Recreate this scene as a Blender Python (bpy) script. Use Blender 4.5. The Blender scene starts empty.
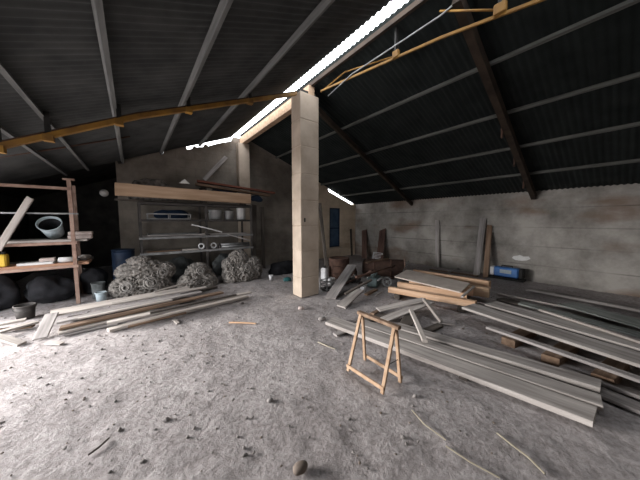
import bpy, bmesh, math, random
from mathutils import Vector, Matrix, noise as mn

S = bpy.context.scene
COL = S.collection
V = Vector
R = math.radians

# ------------------------------------------------------------------ camera
F_PX = 242.0
PITCH = R(4.5)
YAW = R(37.76)
EYE = V((0.0, 0.0, 1.6))
cam = bpy.data.cameras.new('camera')
cam.sensor_fit = 'HORIZONTAL'
cam.sensor_width = 36.0
cam.lens = F_PX * 36.0 / 640.0
cam.clip_start = 0.05
camo = bpy.data.objects.new('camera', cam)
camo.location = EYE
camo.rotation_euler = (math.pi / 2 - PITCH, 0, -YAW)
COL.objects.link(camo)
S.camera = camo

# ------------------------------------------------------------------ daylight
w = bpy.data.worlds.new('overcast_sky')
S.world = w
w.use_nodes = True
bgn = w.node_tree.nodes['Background']
bgn.inputs[0].default_value = (0.93, 0.96, 1.0, 1)
bgn.inputs[1].default_value = 6.6


def portal(name, loc, rot, sx, sy):
    l = bpy.data.lights.new(name, 'AREA')
    l.shape = 'RECTANGLE'
    l.size, l.size_y = sx, sy
    l.cycles.is_portal = True
    o = bpy.data.objects.new(name, l)
    o.location = loc
    o.rotation_euler = rot
    COL.objects.link(o)


DOOR_Y0, DOOR_Y1, DOOR_Z = 1.8, 6.4, 2.1
portal('doorway_daylight', (-2.5, (DOOR_Y0 + DOOR_Y1) / 2, DOOR_Z / 2), (0, R(-90), 0), DOOR_Z, DOOR_Y1 - DOOR_Y0)
portal('ridge_daylight', (2.83, 2.9, 4.55), (0, 0, 0), 0.4, 10.6)

def skylight(name, loc, aim, sx, sy, watts, col, spread=180):
    l = bpy.data.lights.new(name, 'AREA')
    l.shape = 'RECTANGLE'
    l.size, l.size_y = sx, sy
    l.energy = watts
    l.color = col
    l.spread = R(spread)
    o = bpy.data.objects.new(name, l)
    o.location = loc
    o.rotation_euler = (V(aim) - V(loc)).to_track_quat('-Z', 'Y').to_euler()
    COL.objects.link(o)


# the bright side of the sky beyond the doorway, and the soft light close to it
skylight('bright_sky_outside', (-6.0, 7.4, 2.3), (2.0, 2.0, 0.3), 3.2, 2.0, 1450, (1.0, 0.96, 0.93))
skylight('doorway_skylight', (-2.9, 4.2, 1.3), (2.0, 3.6, 0.4), 3.2, 1.6, 32, (1.0, 0.97, 0.95), 130)

S.view_settings.view_transform = 'Standard'
S.view_settings.look = 'None'
S.view_settings.gamma = 1.0
S.view_settings.exposure = 0.15
S.cycles.max_bounces = 8
S.cycles.diffuse_bounces = 6

# ------------------------------------------------------------------ helpers: sight lines measured in the photograph
_cp, _sp, _cy, _sy = math.cos(PITCH), math.sin(PITCH), math.cos(YAW), math.sin(YAW)
_FW = V((_sy * _cp, _cy * _cp, -_sp))
_RT = V((_cy, -_sy, 0))
_UP = V((_sy * _sp, _cy * _sp, _cp))


def _ray(px, py):
    return _FW + _RT * ((px - 320) / F_PX) + _UP * ((240 - py) / F_PX)


def PZ(px, py, z=0.0):
    d = _ray(px, py)
    return EYE + d * ((z - EYE.z) / d.z)


def PY(px, py, y):
    d = _ray(px, py)
    return EYE + d * (y / d.y)


def PX(px, py, x):
    d = _ray(px, py)
    return EYE + d * (x / d.x)


# ------------------------------------------------------------------ helpers: materials
def _nodes(name):
    m = bpy.data.materials.new(name)
    m.use_nodes = True
    nt = m.node_tree
    b = nt.nodes['Principled BSDF']
    return m, nt, b


def mat(name, c1, c2, scale=6.0, rough=0.9, stretch=(1, 1, 1), bump=0.15, metal=0.0, rnd=0.35, detail=6.0, spec=0.3, lo=0.3, hi=0.7):
    m, nt, b = _nodes(name)
    N, L = nt.nodes, nt.links
    tc = N.new('ShaderNodeTexCoord')
    oi = N.new('ShaderNodeObjectInfo')
    mp = N.new('ShaderNodeMapping')
    mp.inputs['Scale'].default_value = stretch
    add = N.new('ShaderNodeVectorMath'); add.operation = 'ADD'
    sc = N.new('ShaderNodeVectorMath'); sc.operation = 'SCALE'
    sc.inputs[0].default_value = (13.1, 7.7, 9.3)
    L.new(oi.outputs['Random'], sc.inputs['Scale'])
    L.new(tc.outputs['Object'], mp.inputs['Vector'])
    L.new(mp.outputs['Vector'], add.inputs[0])
    L.new(sc.outputs['Vector'], add.inputs[1])
    nz = N.new('ShaderNodeTexNoise')
    nz.inputs['Scale'].default_value = scale
    nz.inputs['Detail'].default_value = detail
    L.new(add.outputs['Vector'], nz.inputs['Vector'])
    rp = N.new('ShaderNodeValToRGB')
    rp.color_ramp.elements[0].position = lo
    rp.color_ramp.elements[1].position = hi
    rp.color_ramp.elements[0].color = (*c1, 1)
    rp.color_ramp.elements[1].color = (*c2, 1)
    L.new(nz.outputs['Fac'], rp.inputs['Fac'])
    mr = N.new('ShaderNodeMapRange')
    mr.inputs['To Min'].default_value = 1 - rnd
    mr.inputs['To Max'].default_value = 1 + rnd * 0.6
    L.new(oi.outputs['Random'], mr.inputs['Value'])
    hs = N.new('ShaderNodeHueSaturation')
    L.new(mr.outputs['Result'], hs.inputs['Value'])
    L.new(rp.outputs['Color'], hs.inputs['Color'])
    L.new(hs.outputs['Color'], b.inputs['Base Color'])
    b.inputs['Roughness'].default_value = rough
    b.inputs['Metallic'].default_value = metal
    b.inputs['Specular IOR Level'].default_value = spec
    if bump:
        bp = N.new('ShaderNodeBump')
        bp.inputs['Strength'].default_value = bump
        bp.inputs['Distance'].default_value = 0.02
        L.new(nz.outputs['Fac'], bp.inputs['Height'])
        L.new(bp.outputs['Normal'], b.inputs['Normal'])
    return m


def wall_mat(name, base, dark, stain, brick_scale, swap, joint=0.35, stain_lo=0.55):
    """old rendered blockwork: blotches, stains, faint joints"""
    m, nt, b = _nodes(name)
    N, L = nt.nodes, nt.links
    tc = N.new('ShaderNodeTexCoord')
    mp = N.new('ShaderNodeMapping')
    mp.inputs['Rotation'].default_value = swap
    L.new(tc.outputs['Object'], mp.inputs['Vector'])
    br = N.new('ShaderNodeTexBrick')
    br.inputs['Scale'].default_value = brick_scale
    br.inputs['Mortar Size'].default_value = 0.018
    br.inputs['Mortar Smooth'].default_value = 0.6
    br.inputs['Color1'].default_value = (0.92, 0.92, 0.92, 1)
    br.inputs['Color2'].default_value = (1, 1, 1, 1)
    br.inputs['Mortar'].default_value = (joint, joint, joint, 1)
    L.new(mp.outputs['Vector'], br.inputs['Vector'])
    n1 = N.new('ShaderNodeTexNoise'); n1.inputs['Scale'].default_value = 1.3; n1.inputs['Detail'].default_value = 8
    n1.inputs['Roughness'].default_value = 0.65
    L.new(tc.outputs['Object'], n1.inputs['Vector'])
    r1 = N.new('ShaderNodeValToRGB')
    r1.color_ramp.elements[0].position = 0.32; r1.color_ramp.elements[1].position = 0.62
    r1.color_ramp.elements[0].color = (*dark, 1); r1.color_ramp.elements[1].color = (*base, 1)
    L.new(n1.outputs['Fac'], r1.inputs['Fac'])
    n2 = N.new('ShaderNodeTexNoise'); n2.inputs['Scale'].default_value = 0.9; n2.inputs['Detail'].default_value = 5
    m2 = N.new('ShaderNodeMapping'); m2.inputs['Location'].default_value = (5.2, 3.1, 1.7); m2.inputs['Scale'].default_value = (0.7, 0.7, 1.8)
    L.new(tc.outputs['Object'], m2.inputs['Vector']); L.new(m2.outputs['Vector'], n2.inputs['Vector'])
    r2 = N.new('ShaderNodeMapRange'); r2.inputs['From Min'].default_value = stain_lo; r2.inputs['From Max'].default_value = stain_lo + 0.15
    r2.inputs['To Max'].default_value = 0.75
    L.new(n2.outputs['Fac'], r2.inputs['Value'])
    mx = N.new('ShaderNodeMixRGB'); mx.inputs['Color2'].default_value = (*stain, 1)
    L.new(r2.outputs['Result'], mx.inputs['Fac']); L.new(r1.outputs['Color'], mx.inputs['Color1'])
    # joints show only where the render has worn away
    n3 = N.new('ShaderNodeTexNoise'); n3.inputs['Scale'].default_value = 0.6; n3.inputs['Detail'].default_value = 3
    L.new(tc.outputs['Object'], n3.inputs['Vector'])
    r3 = N.new('ShaderNodeMapRange'); r3.inputs['From Min'].default_value = 0.42; r3.inputs['From Max'].default_value = 0.6
    r3.inputs['To Min'].default_value = 0.15; r3.inputs['To Max'].default_value = 0.8
    L.new(n3.outputs['Fac'], r3.inputs['Value'])
    mu = N.new('ShaderNodeMixRGB'); mu.blend_type = 'MULTIPLY'
    L.new(r3.outputs['Result'], mu.inputs['Fac']); L.new(mx.outputs['Color'], mu.inputs['Color1']); L.new(br.outputs['Color'], mu.inputs['Color2'])
    L.new(mu.outputs['Color'], b.inputs['Base Color'])
    b.inputs['Roughness'].default_value = 0.95
    b.inputs['Specular IOR Level'].default_value = 0.15
    n4 = N.new('ShaderNodeTexNoise'); n4.inputs['Scale'].default_value = 14; n4.inputs['Detail'].default_value = 6
    L.new(tc.outputs['Object'], n4.inputs['Vector'])
    bp = N.new('ShaderNodeBump'); bp.inputs['Strength'].default_value = 0.35; bp.inputs['Distance'].default_value = 0.02
    L.new(n4.outputs['Fac'], bp.inputs['Height']); L.new(bp.outputs['Normal'], b.inputs['Normal'])
    return m


def dirt_mat():
    m, nt, b = _nodes('dusty_earth')
    N, L = nt.nodes, nt.links
    tc = N.new('ShaderNodeTexCoord')
    n1 = N.new('ShaderNodeTexNoise'); n1.inputs['Scale'].default_value = 1.1; n1.inputs['Detail'].default_value = 8; n1.inputs['Roughness'].default_value = 0.6
    L.new(tc.outputs['Object'], n1.inputs['Vector'])
    r1 = N.new('ShaderNodeValToRGB')
    r1.color_ramp.elements[0].position = 0.3; r1.color_ramp.elements[1].position = 0.7
    r1.color_ramp.elements[0].color = (0.33, 0.30, 0.295, 1); r1.color_ramp.elements[1].color = (0.50, 0.465, 0.46, 1)
    L.new(n1.outputs['Fac'], r1.inputs['Fac'])
    n2 = N.new('ShaderNodeTexNoise'); n2.inputs['Scale'].default_value = 22; n2.inputs['Detail'].default_value = 8; n2.inputs['Roughness'].default_value = 0.7
    L.new(tc.outputs['Object'], n2.inputs['Vector'])
    r2 = N.new('ShaderNodeValToRGB')
    r2.color_ramp.elements[0].position = 0.36; r2.color_ramp.elements[1].position = 0.58
    r2.color_ramp.elements[0].color = (0.55, 0.53, 0.52, 1); r2.color_ramp.elements[1].color = (1, 1, 1, 1)
    L.new(n2.outputs['Fac'], r2.inputs['Fac'])
    mu = N.new('ShaderNodeMixRGB'); mu.blend_type = 'MULTIPLY'; mu.inputs['Fac'].default_value = 0.8
    L.new(r1.outputs['Color'], mu.inputs['Color1']); L.new(r2.outputs['Color'], mu.inputs['Color2'])
    L.new(mu.outputs['Color'], b.inputs['Base Color'])
    b.inputs['Roughness'].default_value = 1.0
    b.inputs['Specular IOR Level'].default_value = 0.1
    bp = N.new('ShaderNodeBump'); bp.inputs['Strength'].default_value = 0.6; bp.inputs['Distance'].default_value = 0.03
    L.new(n2.outputs['Fac'], bp.inputs['Height']); L.new(bp.outputs['Normal'], b.inputs['Normal'])
    return m


M = {}
M['dirt'] = dirt_mat()
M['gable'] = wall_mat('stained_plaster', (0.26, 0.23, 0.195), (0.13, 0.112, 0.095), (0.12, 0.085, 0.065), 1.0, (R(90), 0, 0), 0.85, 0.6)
M['blockwork'] = wall_mat('worn_blockwork', (0.40, 0.375, 0.345), (0.17, 0.158, 0.142), (0.19, 0.125, 0.09), 1.0, (R(90), 0, R(90)), 0.45, 0.53)
M['bay_shade'] = mat('bay_shade_wall', (0.02, 0.018, 0.017), (0.06, 0.055, 0.05), 3, rnd=0)  # near-black colour puts the bay's deep shade into its walls and ceiling
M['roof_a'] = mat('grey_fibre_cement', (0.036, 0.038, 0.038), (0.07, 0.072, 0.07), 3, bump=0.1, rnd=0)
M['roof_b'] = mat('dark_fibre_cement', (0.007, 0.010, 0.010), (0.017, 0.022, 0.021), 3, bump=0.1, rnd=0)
M['concrete'] = mat('cast_concrete', (0.44, 0.355, 0.28), (0.60, 0.505, 0.41), 3.0, bump=0.25, rnd=0)
M['purlin'] = mat('grey_weathered_purlin', (0.11, 0.112, 0.11), (0.19, 0.192, 0.185), 4, stretch=(6, 0.5, 6), rnd=0.1)
M['purlin_dark'] = mat('dim_grey_purlin', (0.08, 0.08, 0.075), (0.15, 0.15, 0.14), 4, stretch=(6, 0.5, 6), rnd=0.1)
M['rafter'] = mat('rusty_brown_rafter', (0.025, 0.018, 0.014), (0.06, 0.042, 0.03), 5, rnd=0.1)
M['yellow'] = mat('worn_yellow_paint', (0.17, 0.085, 0.025), (0.36, 0.19, 0.035), 5, rough=0.6, rnd=0.05, bump=0.05)
M['black_iron'] = mat('black_iron', (0.012, 0.012, 0.012), (0.03, 0.028, 0.026), 6, rough=0.7)
W = (0.6, 7, 7)
M['grey_wood'] = mat('weathered_grey_wood', (0.19, 0.172, 0.165), (0.42, 0.388, 0.372), 2.2, stretch=W, rnd=0.3)
M['silver_wood'] = mat('silvery_weathered_wood', (0.27, 0.24, 0.222), (0.62, 0.572, 0.535), 2.2, stretch=W, rnd=0.25)
M['pale_wood'] = mat('pale_dusty_wood', (0.30, 0.265, 0.24), (0.55, 0.50, 0.46), 2.2, stretch=W, rnd=0.25)
M['fresh_wood'] = mat('fresh_sawn_wood', (0.54, 0.33, 0.20), (0.74, 0.51, 0.35), 2.0, stretch=W, rnd=0.15)
M['honey_wood'] = mat('honey_wood', (0.33, 0.21, 0.13), (0.50, 0.355, 0.245), 2.0, stretch=W, rnd=0.15)
M['brown_wood'] = mat('brown_old_wood', (0.12, 0.075, 0.05), (0.26, 0.18, 0.125), 2.2, stretch=W, rnd=0.3)
M['dark_wood'] = mat('dark_old_wood', (0.05, 0.042, 0.036), (0.13, 0.11, 0.095), 2.2, stretch=W, rnd=0.3)
M['red_wood'] = mat('red_brown_painted_wood', (0.10, 0.035, 0.025), (0.20, 0.075, 0.05), 2.2, stretch=W, rnd=0.2)
M['panel'] = mat('dusty_fibreboard', (0.56, 0.48, 0.42), (0.70, 0.62, 0.55), 5, rnd=0.1, bump=0.05)
M['brown_red'] = mat('dark_red_brown_wood', (0.07, 0.04, 0.032), (0.17, 0.10, 0.08), 2.2, stretch=W, rnd=0.2)
M['gable_glow'] = wall_mat('cream_plaster_glow', (0.70, 0.58, 0.44), (0.48, 0.38, 0.28), (0.36, 0.24, 0.16), 1.0, (R(90), 0, 0), 0.88, 0.62)  # cream lightened so the glow of the roof gap is in the colour
M['rust'] = mat('rusty_steel', (0.035, 0.019, 0.014), (0.10, 0.055, 0.04), 7, rough=0.85)
M['rust_post'] = mat('rusty_pink_paint', (0.20, 0.12, 0.09), (0.36, 0.25, 0.20), 7, rough=0.8, rnd=0.1)
M['orange_board'] = mat('orange_brown_board', (0.36, 0.19, 0.12), (0.50, 0.29, 0.19), 2.2, stretch=W, rnd=0.1)
M['steel'] = mat('dull_steel', (0.22, 0.22, 0.22), (0.42, 0.42, 0.42), 6, rough=0.5, metal=0.6, rnd=0.2)
M['dark_steel'] = mat('dark_steel', (0.03, 0.028, 0.026), (0.08, 0.07, 0.065), 6, rough=0.7)
M['aluminium'] = mat('dull_aluminium', (0.50, 0.50, 0.50), (0.70, 0.70, 0.70), 6, rough=0.45, metal=0.7, rnd=0.1)
M['white'] = mat('dirty_white_plastic', (0.52, 0.52, 0.53), (0.74, 0.74, 0.75), 5, rough=0.6, rnd=0.1, bump=0.05)
M['paper'] = mat('dusty_white_card', (0.55, 0.54, 0.53), (0.74, 0.73, 0.71), 5, rnd=0.1, bump=0.05)
M['pink_block'] = mat('pinkish_brick', (0.42, 0.34, 0.31), (0.56, 0.47, 0.43), 8, rnd=0.1)
M['pale_blue'] = mat('pale_blue_grey_plastic', (0.28, 0.34, 0.37), (0.44, 0.50, 0.53), 5, rough=0.6, rnd=0.1, bump=0.05)
M['blue'] = mat('bright_blue_plastic', (0.03, 0.10, 0.30), (0.06, 0.18, 0.44), 5, rough=0.5, rnd=0.05, bump=0.05)
M['navy'] = mat('navy_blue_plastic', (0.008, 0.018, 0.04), (0.018, 0.036, 0.075), 5, rough=0.6, rnd=0.1, bump=0.05)
M['shutter'] = mat('blue_grey_glass', (0.02, 0.05, 0.10), (0.06, 0.11, 0.18), 5, rough=0.35, rnd=0.0, bump=0.05, spec=0.5)
M['ochre'] = mat('ochre_yellow_plastic', (0.50, 0.32, 0.03), (0.68, 0.46, 0.06), 5, rough=0.6, rnd=0.05)
M['fibre'] = mat('grey_fibre', (0.075, 0.068, 0.06), (0.31, 0.282, 0.258), 11, bump=0.7, rnd=0.1, detail=8)
M['strand'] = mat('pale_fibre_strand', (0.20, 0.185, 0.172), (0.36, 0.335, 0.31), 9, rnd=0.1)
M['black_cloth_and_shade'] = mat('black_cloth_and_shade', (0.01, 0.01, 0.012), (0.03, 0.03, 0.035), 8, bump=0.3)
M['green_grey'] = mat('grey_green_iron', (0.05, 0.075, 0.075), (0.14, 0.18, 0.18), 7, rough=0.7)
M['teal'] = mat('teal_plastic', (0.02, 0.12, 0.13), (0.05, 0.2, 0.2), 5, rough=0.6)
M['stone'] = mat('dusty_stone', (0.22, 0.20, 0.19), (0.40, 0.37, 0.355), 9, rnd=0.3)
M['rubber'] = mat('grey_rubber', (0.06, 0.065, 0.065), (0.16, 0.17, 0.17), 7)
M['green_sheet'] = mat('grey_green_sheet', (0.20, 0.215, 0.20), (0.38, 0.40, 0.37), 3, stretch=(0.6, 8, 8), rnd=0.15)
M['dark_clod'] = mat('dark_crumbs', (0.10, 0.075, 0.06), (0.22, 0.18, 0.15), 9, rnd=0)
M['straw'] = mat('dry_straw', (0.30, 0.26, 0.19), (0.48, 0.43, 0.33), 9)


# ------------------------------------------------------------------ helpers: meshes
class MB:
    def __init__(self):
        self.bm = bmesh.new()

    def box(self, c, s, rot=None, bev=0.0):
        r = bmesh.ops.create_cube(self.bm, size=1.0)
        vs = r['verts']
        m = Matrix.Translation(c) @ ((rot.to_4x4() if rot is not None else Matrix.Identity(4))) @ Matrix.Diagonal((*s, 1))
        bmesh.ops.transform(self.bm, matrix=m, verts=vs)
        if bev:
            es = list({e for v in vs for e in v.link_edges})
            bmesh.ops.bevel(self.bm, geom=es, offset=bev, segments=1, affect='EDGES', profile=0.5)
        return self

    def bar(self, a, b, w, t, up=(0, 0, 1), bev=0.0):
        a, b = V(a), V(b)
        x = (b - a).normalized()
        y = V(up).cross(x)
        if y.length < 1e-4:
            y = V((0, 1, 0)).cross(x)
        y.normalize()
        z = x.cross(y)
        rot = Matrix((x, y, z)).transposed()
        return self.box((a + b) / 2, ((b - a).length, w, t), rot, bev)

    def tube(self, pts, r, n=10, cap=True):
        pts = [V(p) for p in pts]
        rings = []
        prev = None
        for i, p in enumerate(pts):
            d = (pts[min(i + 1, len(pts) - 1)] - pts[max(i - 1, 0)]).normalized()
            u = (prev if prev is not None else (V((0, 0, 1)) if abs(d.z) < 0.9 else V((1, 0, 0))))
            s = (u - d * u.dot(d)).normalized()
            prev = s
            q = d.cross(s)
            rr = r[i] if isinstance(r, (list, tuple)) else r
            rings.append([self.bm.verts.new(p + (s * math.cos(2 * math.pi * k / n) + q * math.sin(2 * math.pi * k / n)) * rr) for k in range(n)])
        for i in range(len(rings) - 1):
            for k in range(n):
                self.bm.faces.new((rings[i][k], rings[i][(k + 1) % n], rings[i + 1][(k + 1) % n], rings[i + 1][k])).smooth = n > 6
        if cap:
            self.bm.faces.new(list(reversed(rings[0])))
            self.bm.faces.new(rings[-1])
        return self

    def lathe(self, prof, mtx=None, n=28):
        """prof: (radius, height) pairs; closed where radius is 0"""
        mtx = mtx or Matrix.Identity(4)
        rings = []
        for r, h in prof:
            if r < 1e-5:
                rings.append([self.bm.verts.new(mtx @ V((0, 0, h)))])
            else:
                rings.append([self.bm.verts.new(mtx @ V((r * math.cos(2 * math.pi * k / n), r * math.sin(2 * math.pi * k / n), h))) for k in range(n)])
        for i in range(len(rings) - 1):
            A, B = rings[i], rings[i + 1]
            for k in range(n):
                j = (k + 1) % n
                if len(A) == 1 and len(B) == 1:
                    continue
                if len(A) == 1:
                    f = self.bm.faces.new((A[0], B[j], B[k]))
                elif len(B) == 1:
                    f = self.bm.faces.new((A[k], A[j], B[0]))
                else:
                    f = self.bm.faces.new((A[k], A[j], B[j], B[k]))
                f.smooth = True
        return self

    def prism(self, poly, h, mtx=None):
        mtx = mtx or Matrix.Identity(4)
        lo = [self.bm.verts.new(mtx @ V((x, y, 0))) for x, y in poly]
        hi = [self.bm.verts.new(mtx @ V((x, y, h))) for x, y in poly]
        n = len(poly)
        self.bm.faces.new(list(reversed(lo)))
        self.bm.faces.new(hi)
        for i in range(n):
            self.bm.faces.new((lo[i], lo[(i + 1) % n], hi[(i + 1) % n], hi[i]))
        return self

    def torus(self, c, Rr, r, axis=(0, 0, 1), n=28, m=10):
        q = V((0, 0, 1)).rotation_difference(V(axis).normalized()).to_matrix()
        g = []
        for i in range(n):
            a = 2 * math.pi * i / n
            g.append([self.bm.verts.new(V(c) + q @ V(((Rr + r * math.cos(b)) * math.cos(a), (Rr + r * math.cos(b)) * math.sin(a), r * math.sin(b))))
                      for b in [2 * math.pi * k / m for k in range(m)]])
        for i in range(n):
            for k in range(m):
                self.bm.faces.new((g[i][k], g[(i + 1) % n][k], g[(i + 1) % n][(k + 1) % m], g[i][(k + 1) % m])).smooth = True
        return self

    def blob(self, c, rad, amp=0.25, freq=3.0, seed=0.0, sub=4, floor=None, fold=False):
        r = bmesh.ops.create_icosphere(self.bm, subdivisions=sub, radius=1.0)
        c = V(c)
        for v in r['verts']:
            d = v.co.normalized()
            q = V((d.x * rad[0], d.y * rad[1], d.z * rad[2]))
            p = q * freq + V((seed, seed * 1.7, seed * 0.3))
            k = mn.fractal(p, 1.0, 2.0, 4)
            if fold:
                k = 0.6 - 2.0 * abs(k)
            s = 1 + amp * k
            v.co = c + q * s
            if floor is not None and v.co.z < floor:
                v.co.z = floor
        for f in {f for v in r['verts'] for f in v.link_faces}:
            f.smooth = True
        return self

    def build(self, name, material, parent=None, origin=None):
        bmesh.ops.recalc_face_normals(self.bm, faces=self.bm.faces)
        co = [v.co for v in self.bm.verts]
        if origin is None:
            origin = V(((min(c.x for c in co) + max(c.x for c in co)) / 2, (min(c.y for c in co) + max(c.y for c in co)) / 2, min(c.z for c in co)))
        origin = V(origin)
        for v in self.bm.verts:
            v.co -= origin
        me = bpy.data.meshes.new(name)
        self.bm.to_mesh(me)
        self.bm.free()
        me.materials.append(material)
        o = bpy.data.objects.new(name, me)
        COL.objects.link(o)
        if parent is not None:
            o.parent = parent
            o.location = origin - parent.location if parent.type == 'EMPTY' or parent.parent is None else origin - parent.location - parent.parent.location
        else:
            o.location = origin
        return o


def tag(o, label, cat, group=None, kind=None):
    o['label'] = label
    o['category'] = cat
    if group:
        o['group'] = group
    if kind:
        o['kind'] = kind
    return o


def thing(name, label, cat, loc, group=None):
    o = bpy.data.objects.new(name, None)
    o.empty_display_size = 0.1
    o.location = loc
    COL.objects.link(o)
    return tag(o, label, cat, group)


def struct(name, mb, material, label=None, cat=None, group=None):
    o = mb.build(name, material)
    o['kind'] = 'structure'
    if label:
        o['label'] = label
        o['category'] = cat
    if group:
        o['group'] = group
    return o


_rng = random.Random(7)


def plank_mesh(L, w, t, seed, bow=0.006, rough=0.004):
    bm = bmesh.new()
    ch = min(0.006, t * 0.22)
    sec = [(-w / 2 + ch, 0), (w / 2 - ch, 0), (w / 2, ch), (w / 2, t - ch), (w / 2 - ch, t), (-w / 2 + ch, t), (-w / 2, t - ch), (-w / 2, ch)]
    n = max(3, int(L / 0.16))
    rings = []
    sk0, sk1 = (_rng.uniform(-0.12, 0.12) * w for _ in range(2))
    for i in range(n + 1):
        u = i / n
        x = (u - 0.5) * L
        wz = bow * math.sin(math.pi * u)
        ring = []
        for (y, z) in sec:
            e = mn.noise(V((x * 3 + seed, y * 6, z * 9 + seed))) * rough
            xx = x + (sk0 if i == 0 else sk1 if i == n else 0) * (y / w) * 2
            ring.append(bm.verts.new((xx, y + e, z + wz + (e * 0.4 if z > t / 2 else 0))))
        rings.append(ring)
    for i in range(n):
        for k in range(8):
            bm.faces.new((rings[i][k], rings[i][(k + 1) % 8], rings[i + 1][(k + 1) % 8], rings[i + 1][k]))
    bm.faces.new(list(reversed(rings[0])))
    bm.faces.new(rings[-1])
    bmesh.ops.recalc_face_normals(bm, faces=bm.faces)
    return bm


def plank(label, a, b, wd, th, m, group=None, name='plank', cat='plank', side=None, top=True, bow=0.004):
    """a, b: centres of the two ends of the upper face; side: direction of the width for boards that lean"""
    a, b = V(a), V(b)
    x = (b - a).normalized()
    if side is None:
        y = V((0, 0, 1)).cross(x).normalized()
    else:
        y = V(side)
        y = (y - x * y.dot(x)).normalized()
    z = x.cross(y)
    bm = plank_mesh((b - a).length, wd, th, _rng.uniform(0, 50), bow=bow)
    me = bpy.data.meshes.new(name)
    bm.to_mesh(me)
    bm.free()
    me.materials.append(M[m])
    o = bpy.data.objects.new(name, me)
    rot = Matrix((x, y, z)).transposed()
    c = (a + b) / 2 - (z * th if top else V())
    o.matrix_world = Matrix.Translation(c) @ rot.to_4x4()
    COL.objects.link(o)
    return tag(o, label, cat, group)


# ------------------------------------------------------------------ the building
XL, XR, Y0, Y1 = -2.5, 8.4, -2.6, 8.1
RX, RZ = 2.95, 4.42
SL, SR = 0.41, 0.374
GAP_L = 2.66


def roof_z(x):
    return RZ - SL * (RX - x) if x < RX else RZ - SR * (x - RX)


# floor of trodden earth
bm = bmesh.new()
nx, ny = 230, 215
fx0, fx1, fy0, fy1 = XL - 0.3, XR + 0.1, Y0 - 0.1, Y1 + 0.1
grid = []
for j in range(ny + 1):
    row = []
    for i in range(nx + 1):
        x = fx0 + (fx1 - fx0) * i / nx
        y = fy0 + (fy1 - fy0) * j / ny
        h = -0.012 + 0.012 * mn.noise(V((x * 1.2, y * 1.2, 0))) + 0.012 * mn.noise(V((x * 4.1, y * 4.1, 3))) + 0.010 * mn.noise(V((x * 11, y * 11, 5)))
        row.append(bm.verts.new((x, y, min(h, 0.004))))
    grid.append(row)
for j in range(ny):
    for i in range(nx):
        bm.faces.new((grid[j][i], grid[j][i + 1], grid[j + 1][i + 1], grid[j + 1][i])).smooth = True
mb = MB(); mb.bm.free(); mb.bm = bm
fl = mb.build('floor', M['dirt'], origin=(0, 0, 0)); fl['kind'] = 'structure'

# yard outside the doorway
struct('yard_ground', MB().box((-9.8, 2.5, -0.06), (14.1, 24, 0.08)), M['dirt'])

# gable wall at the back: its top drops away from the roof in two places and the sky shows
T = 0.12
BX = -0.26   # left of this an added unlit bay stands for the dark end
pts = [(XL - 0.1, -0.1), (XR + 0.1, -0.1)]
top = []
for x, d in [(8.5, 0.02), (8.28, 0.02), (8.25, 0.12), (6.75, 0.14), (6.7, 0.0), (5.41, 0.0), (5.39, 0.0), (3.2, 0.0), (2.72, 0.02), (2.68, 0.13), (2.2, 0.11), (1.95, 0.13), (1.9, 0.05),
             (1.86, 0.05), (1.8, 0.12), (1.62, 0.08), (1.56, 0.02), (1.5, 0.10), (1.38, 0.10), (1.34, 0.0), (0.80, 0.0), (0.78, 0.06), (0.73, 0.06), (0.71, 0.0),
             (-0.08, 0.0), (-0.10, 0.09), (-0.20, 0.09), (-0.23, 0.0), (BX, 0.0)]:
    top.append((x, roof_z(x) - d))
mtx = Matrix(((1, 0, 0, 0), (0, 0, 1, Y1), (0, 1, 0, 0), (0, 0, 0, 1)))
mb = MB()
# built with a real window opening: four pieces in one wall
wx0, wz0 = 6.80, 0.44
wx1, wz1 = 7.42, 2.17
full = top
left = [p for p in full if p[0] < wx0]
midt = [p for p in full if wx0 <= p[0] <= wx1]
zl, zr = roof_z(wx0) - 0.138, roof_z(wx1) - 0.13
right = [p for p in full if p[0] > wx1]
left_a = [p for p in left if p[0] > 5.40]
left_b = [p for p in left if p[0] <= 5.40]
zm = roof_z(5.40)
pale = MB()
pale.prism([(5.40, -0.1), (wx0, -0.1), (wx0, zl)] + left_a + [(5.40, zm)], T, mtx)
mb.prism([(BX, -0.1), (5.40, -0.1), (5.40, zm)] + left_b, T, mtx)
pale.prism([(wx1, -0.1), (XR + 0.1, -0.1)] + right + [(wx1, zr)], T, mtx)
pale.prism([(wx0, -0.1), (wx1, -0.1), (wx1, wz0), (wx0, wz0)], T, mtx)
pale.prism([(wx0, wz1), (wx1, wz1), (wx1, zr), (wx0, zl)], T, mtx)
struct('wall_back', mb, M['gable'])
struct('wall_back_right', pale, M['gable_glow'])
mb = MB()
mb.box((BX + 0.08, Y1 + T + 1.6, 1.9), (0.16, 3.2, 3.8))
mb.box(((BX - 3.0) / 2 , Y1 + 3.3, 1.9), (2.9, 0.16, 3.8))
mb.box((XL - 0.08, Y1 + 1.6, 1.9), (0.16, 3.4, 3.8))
struct('wall_added_bay', mb, M['bay_shade'])
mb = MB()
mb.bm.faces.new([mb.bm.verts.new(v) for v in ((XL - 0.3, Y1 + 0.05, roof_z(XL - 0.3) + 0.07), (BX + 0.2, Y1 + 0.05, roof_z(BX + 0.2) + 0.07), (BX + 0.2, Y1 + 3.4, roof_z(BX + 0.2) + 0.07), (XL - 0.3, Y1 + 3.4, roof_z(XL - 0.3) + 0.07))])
struct('ceiling_added_bay', mb, M['bay_shade'])
struct('floor_added_bay', MB().box(((XL + BX) / 2, Y1 + 1.75, -0.04), (BX - XL + 0.3, 3.4, 0.06)), M['dirt'])
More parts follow.
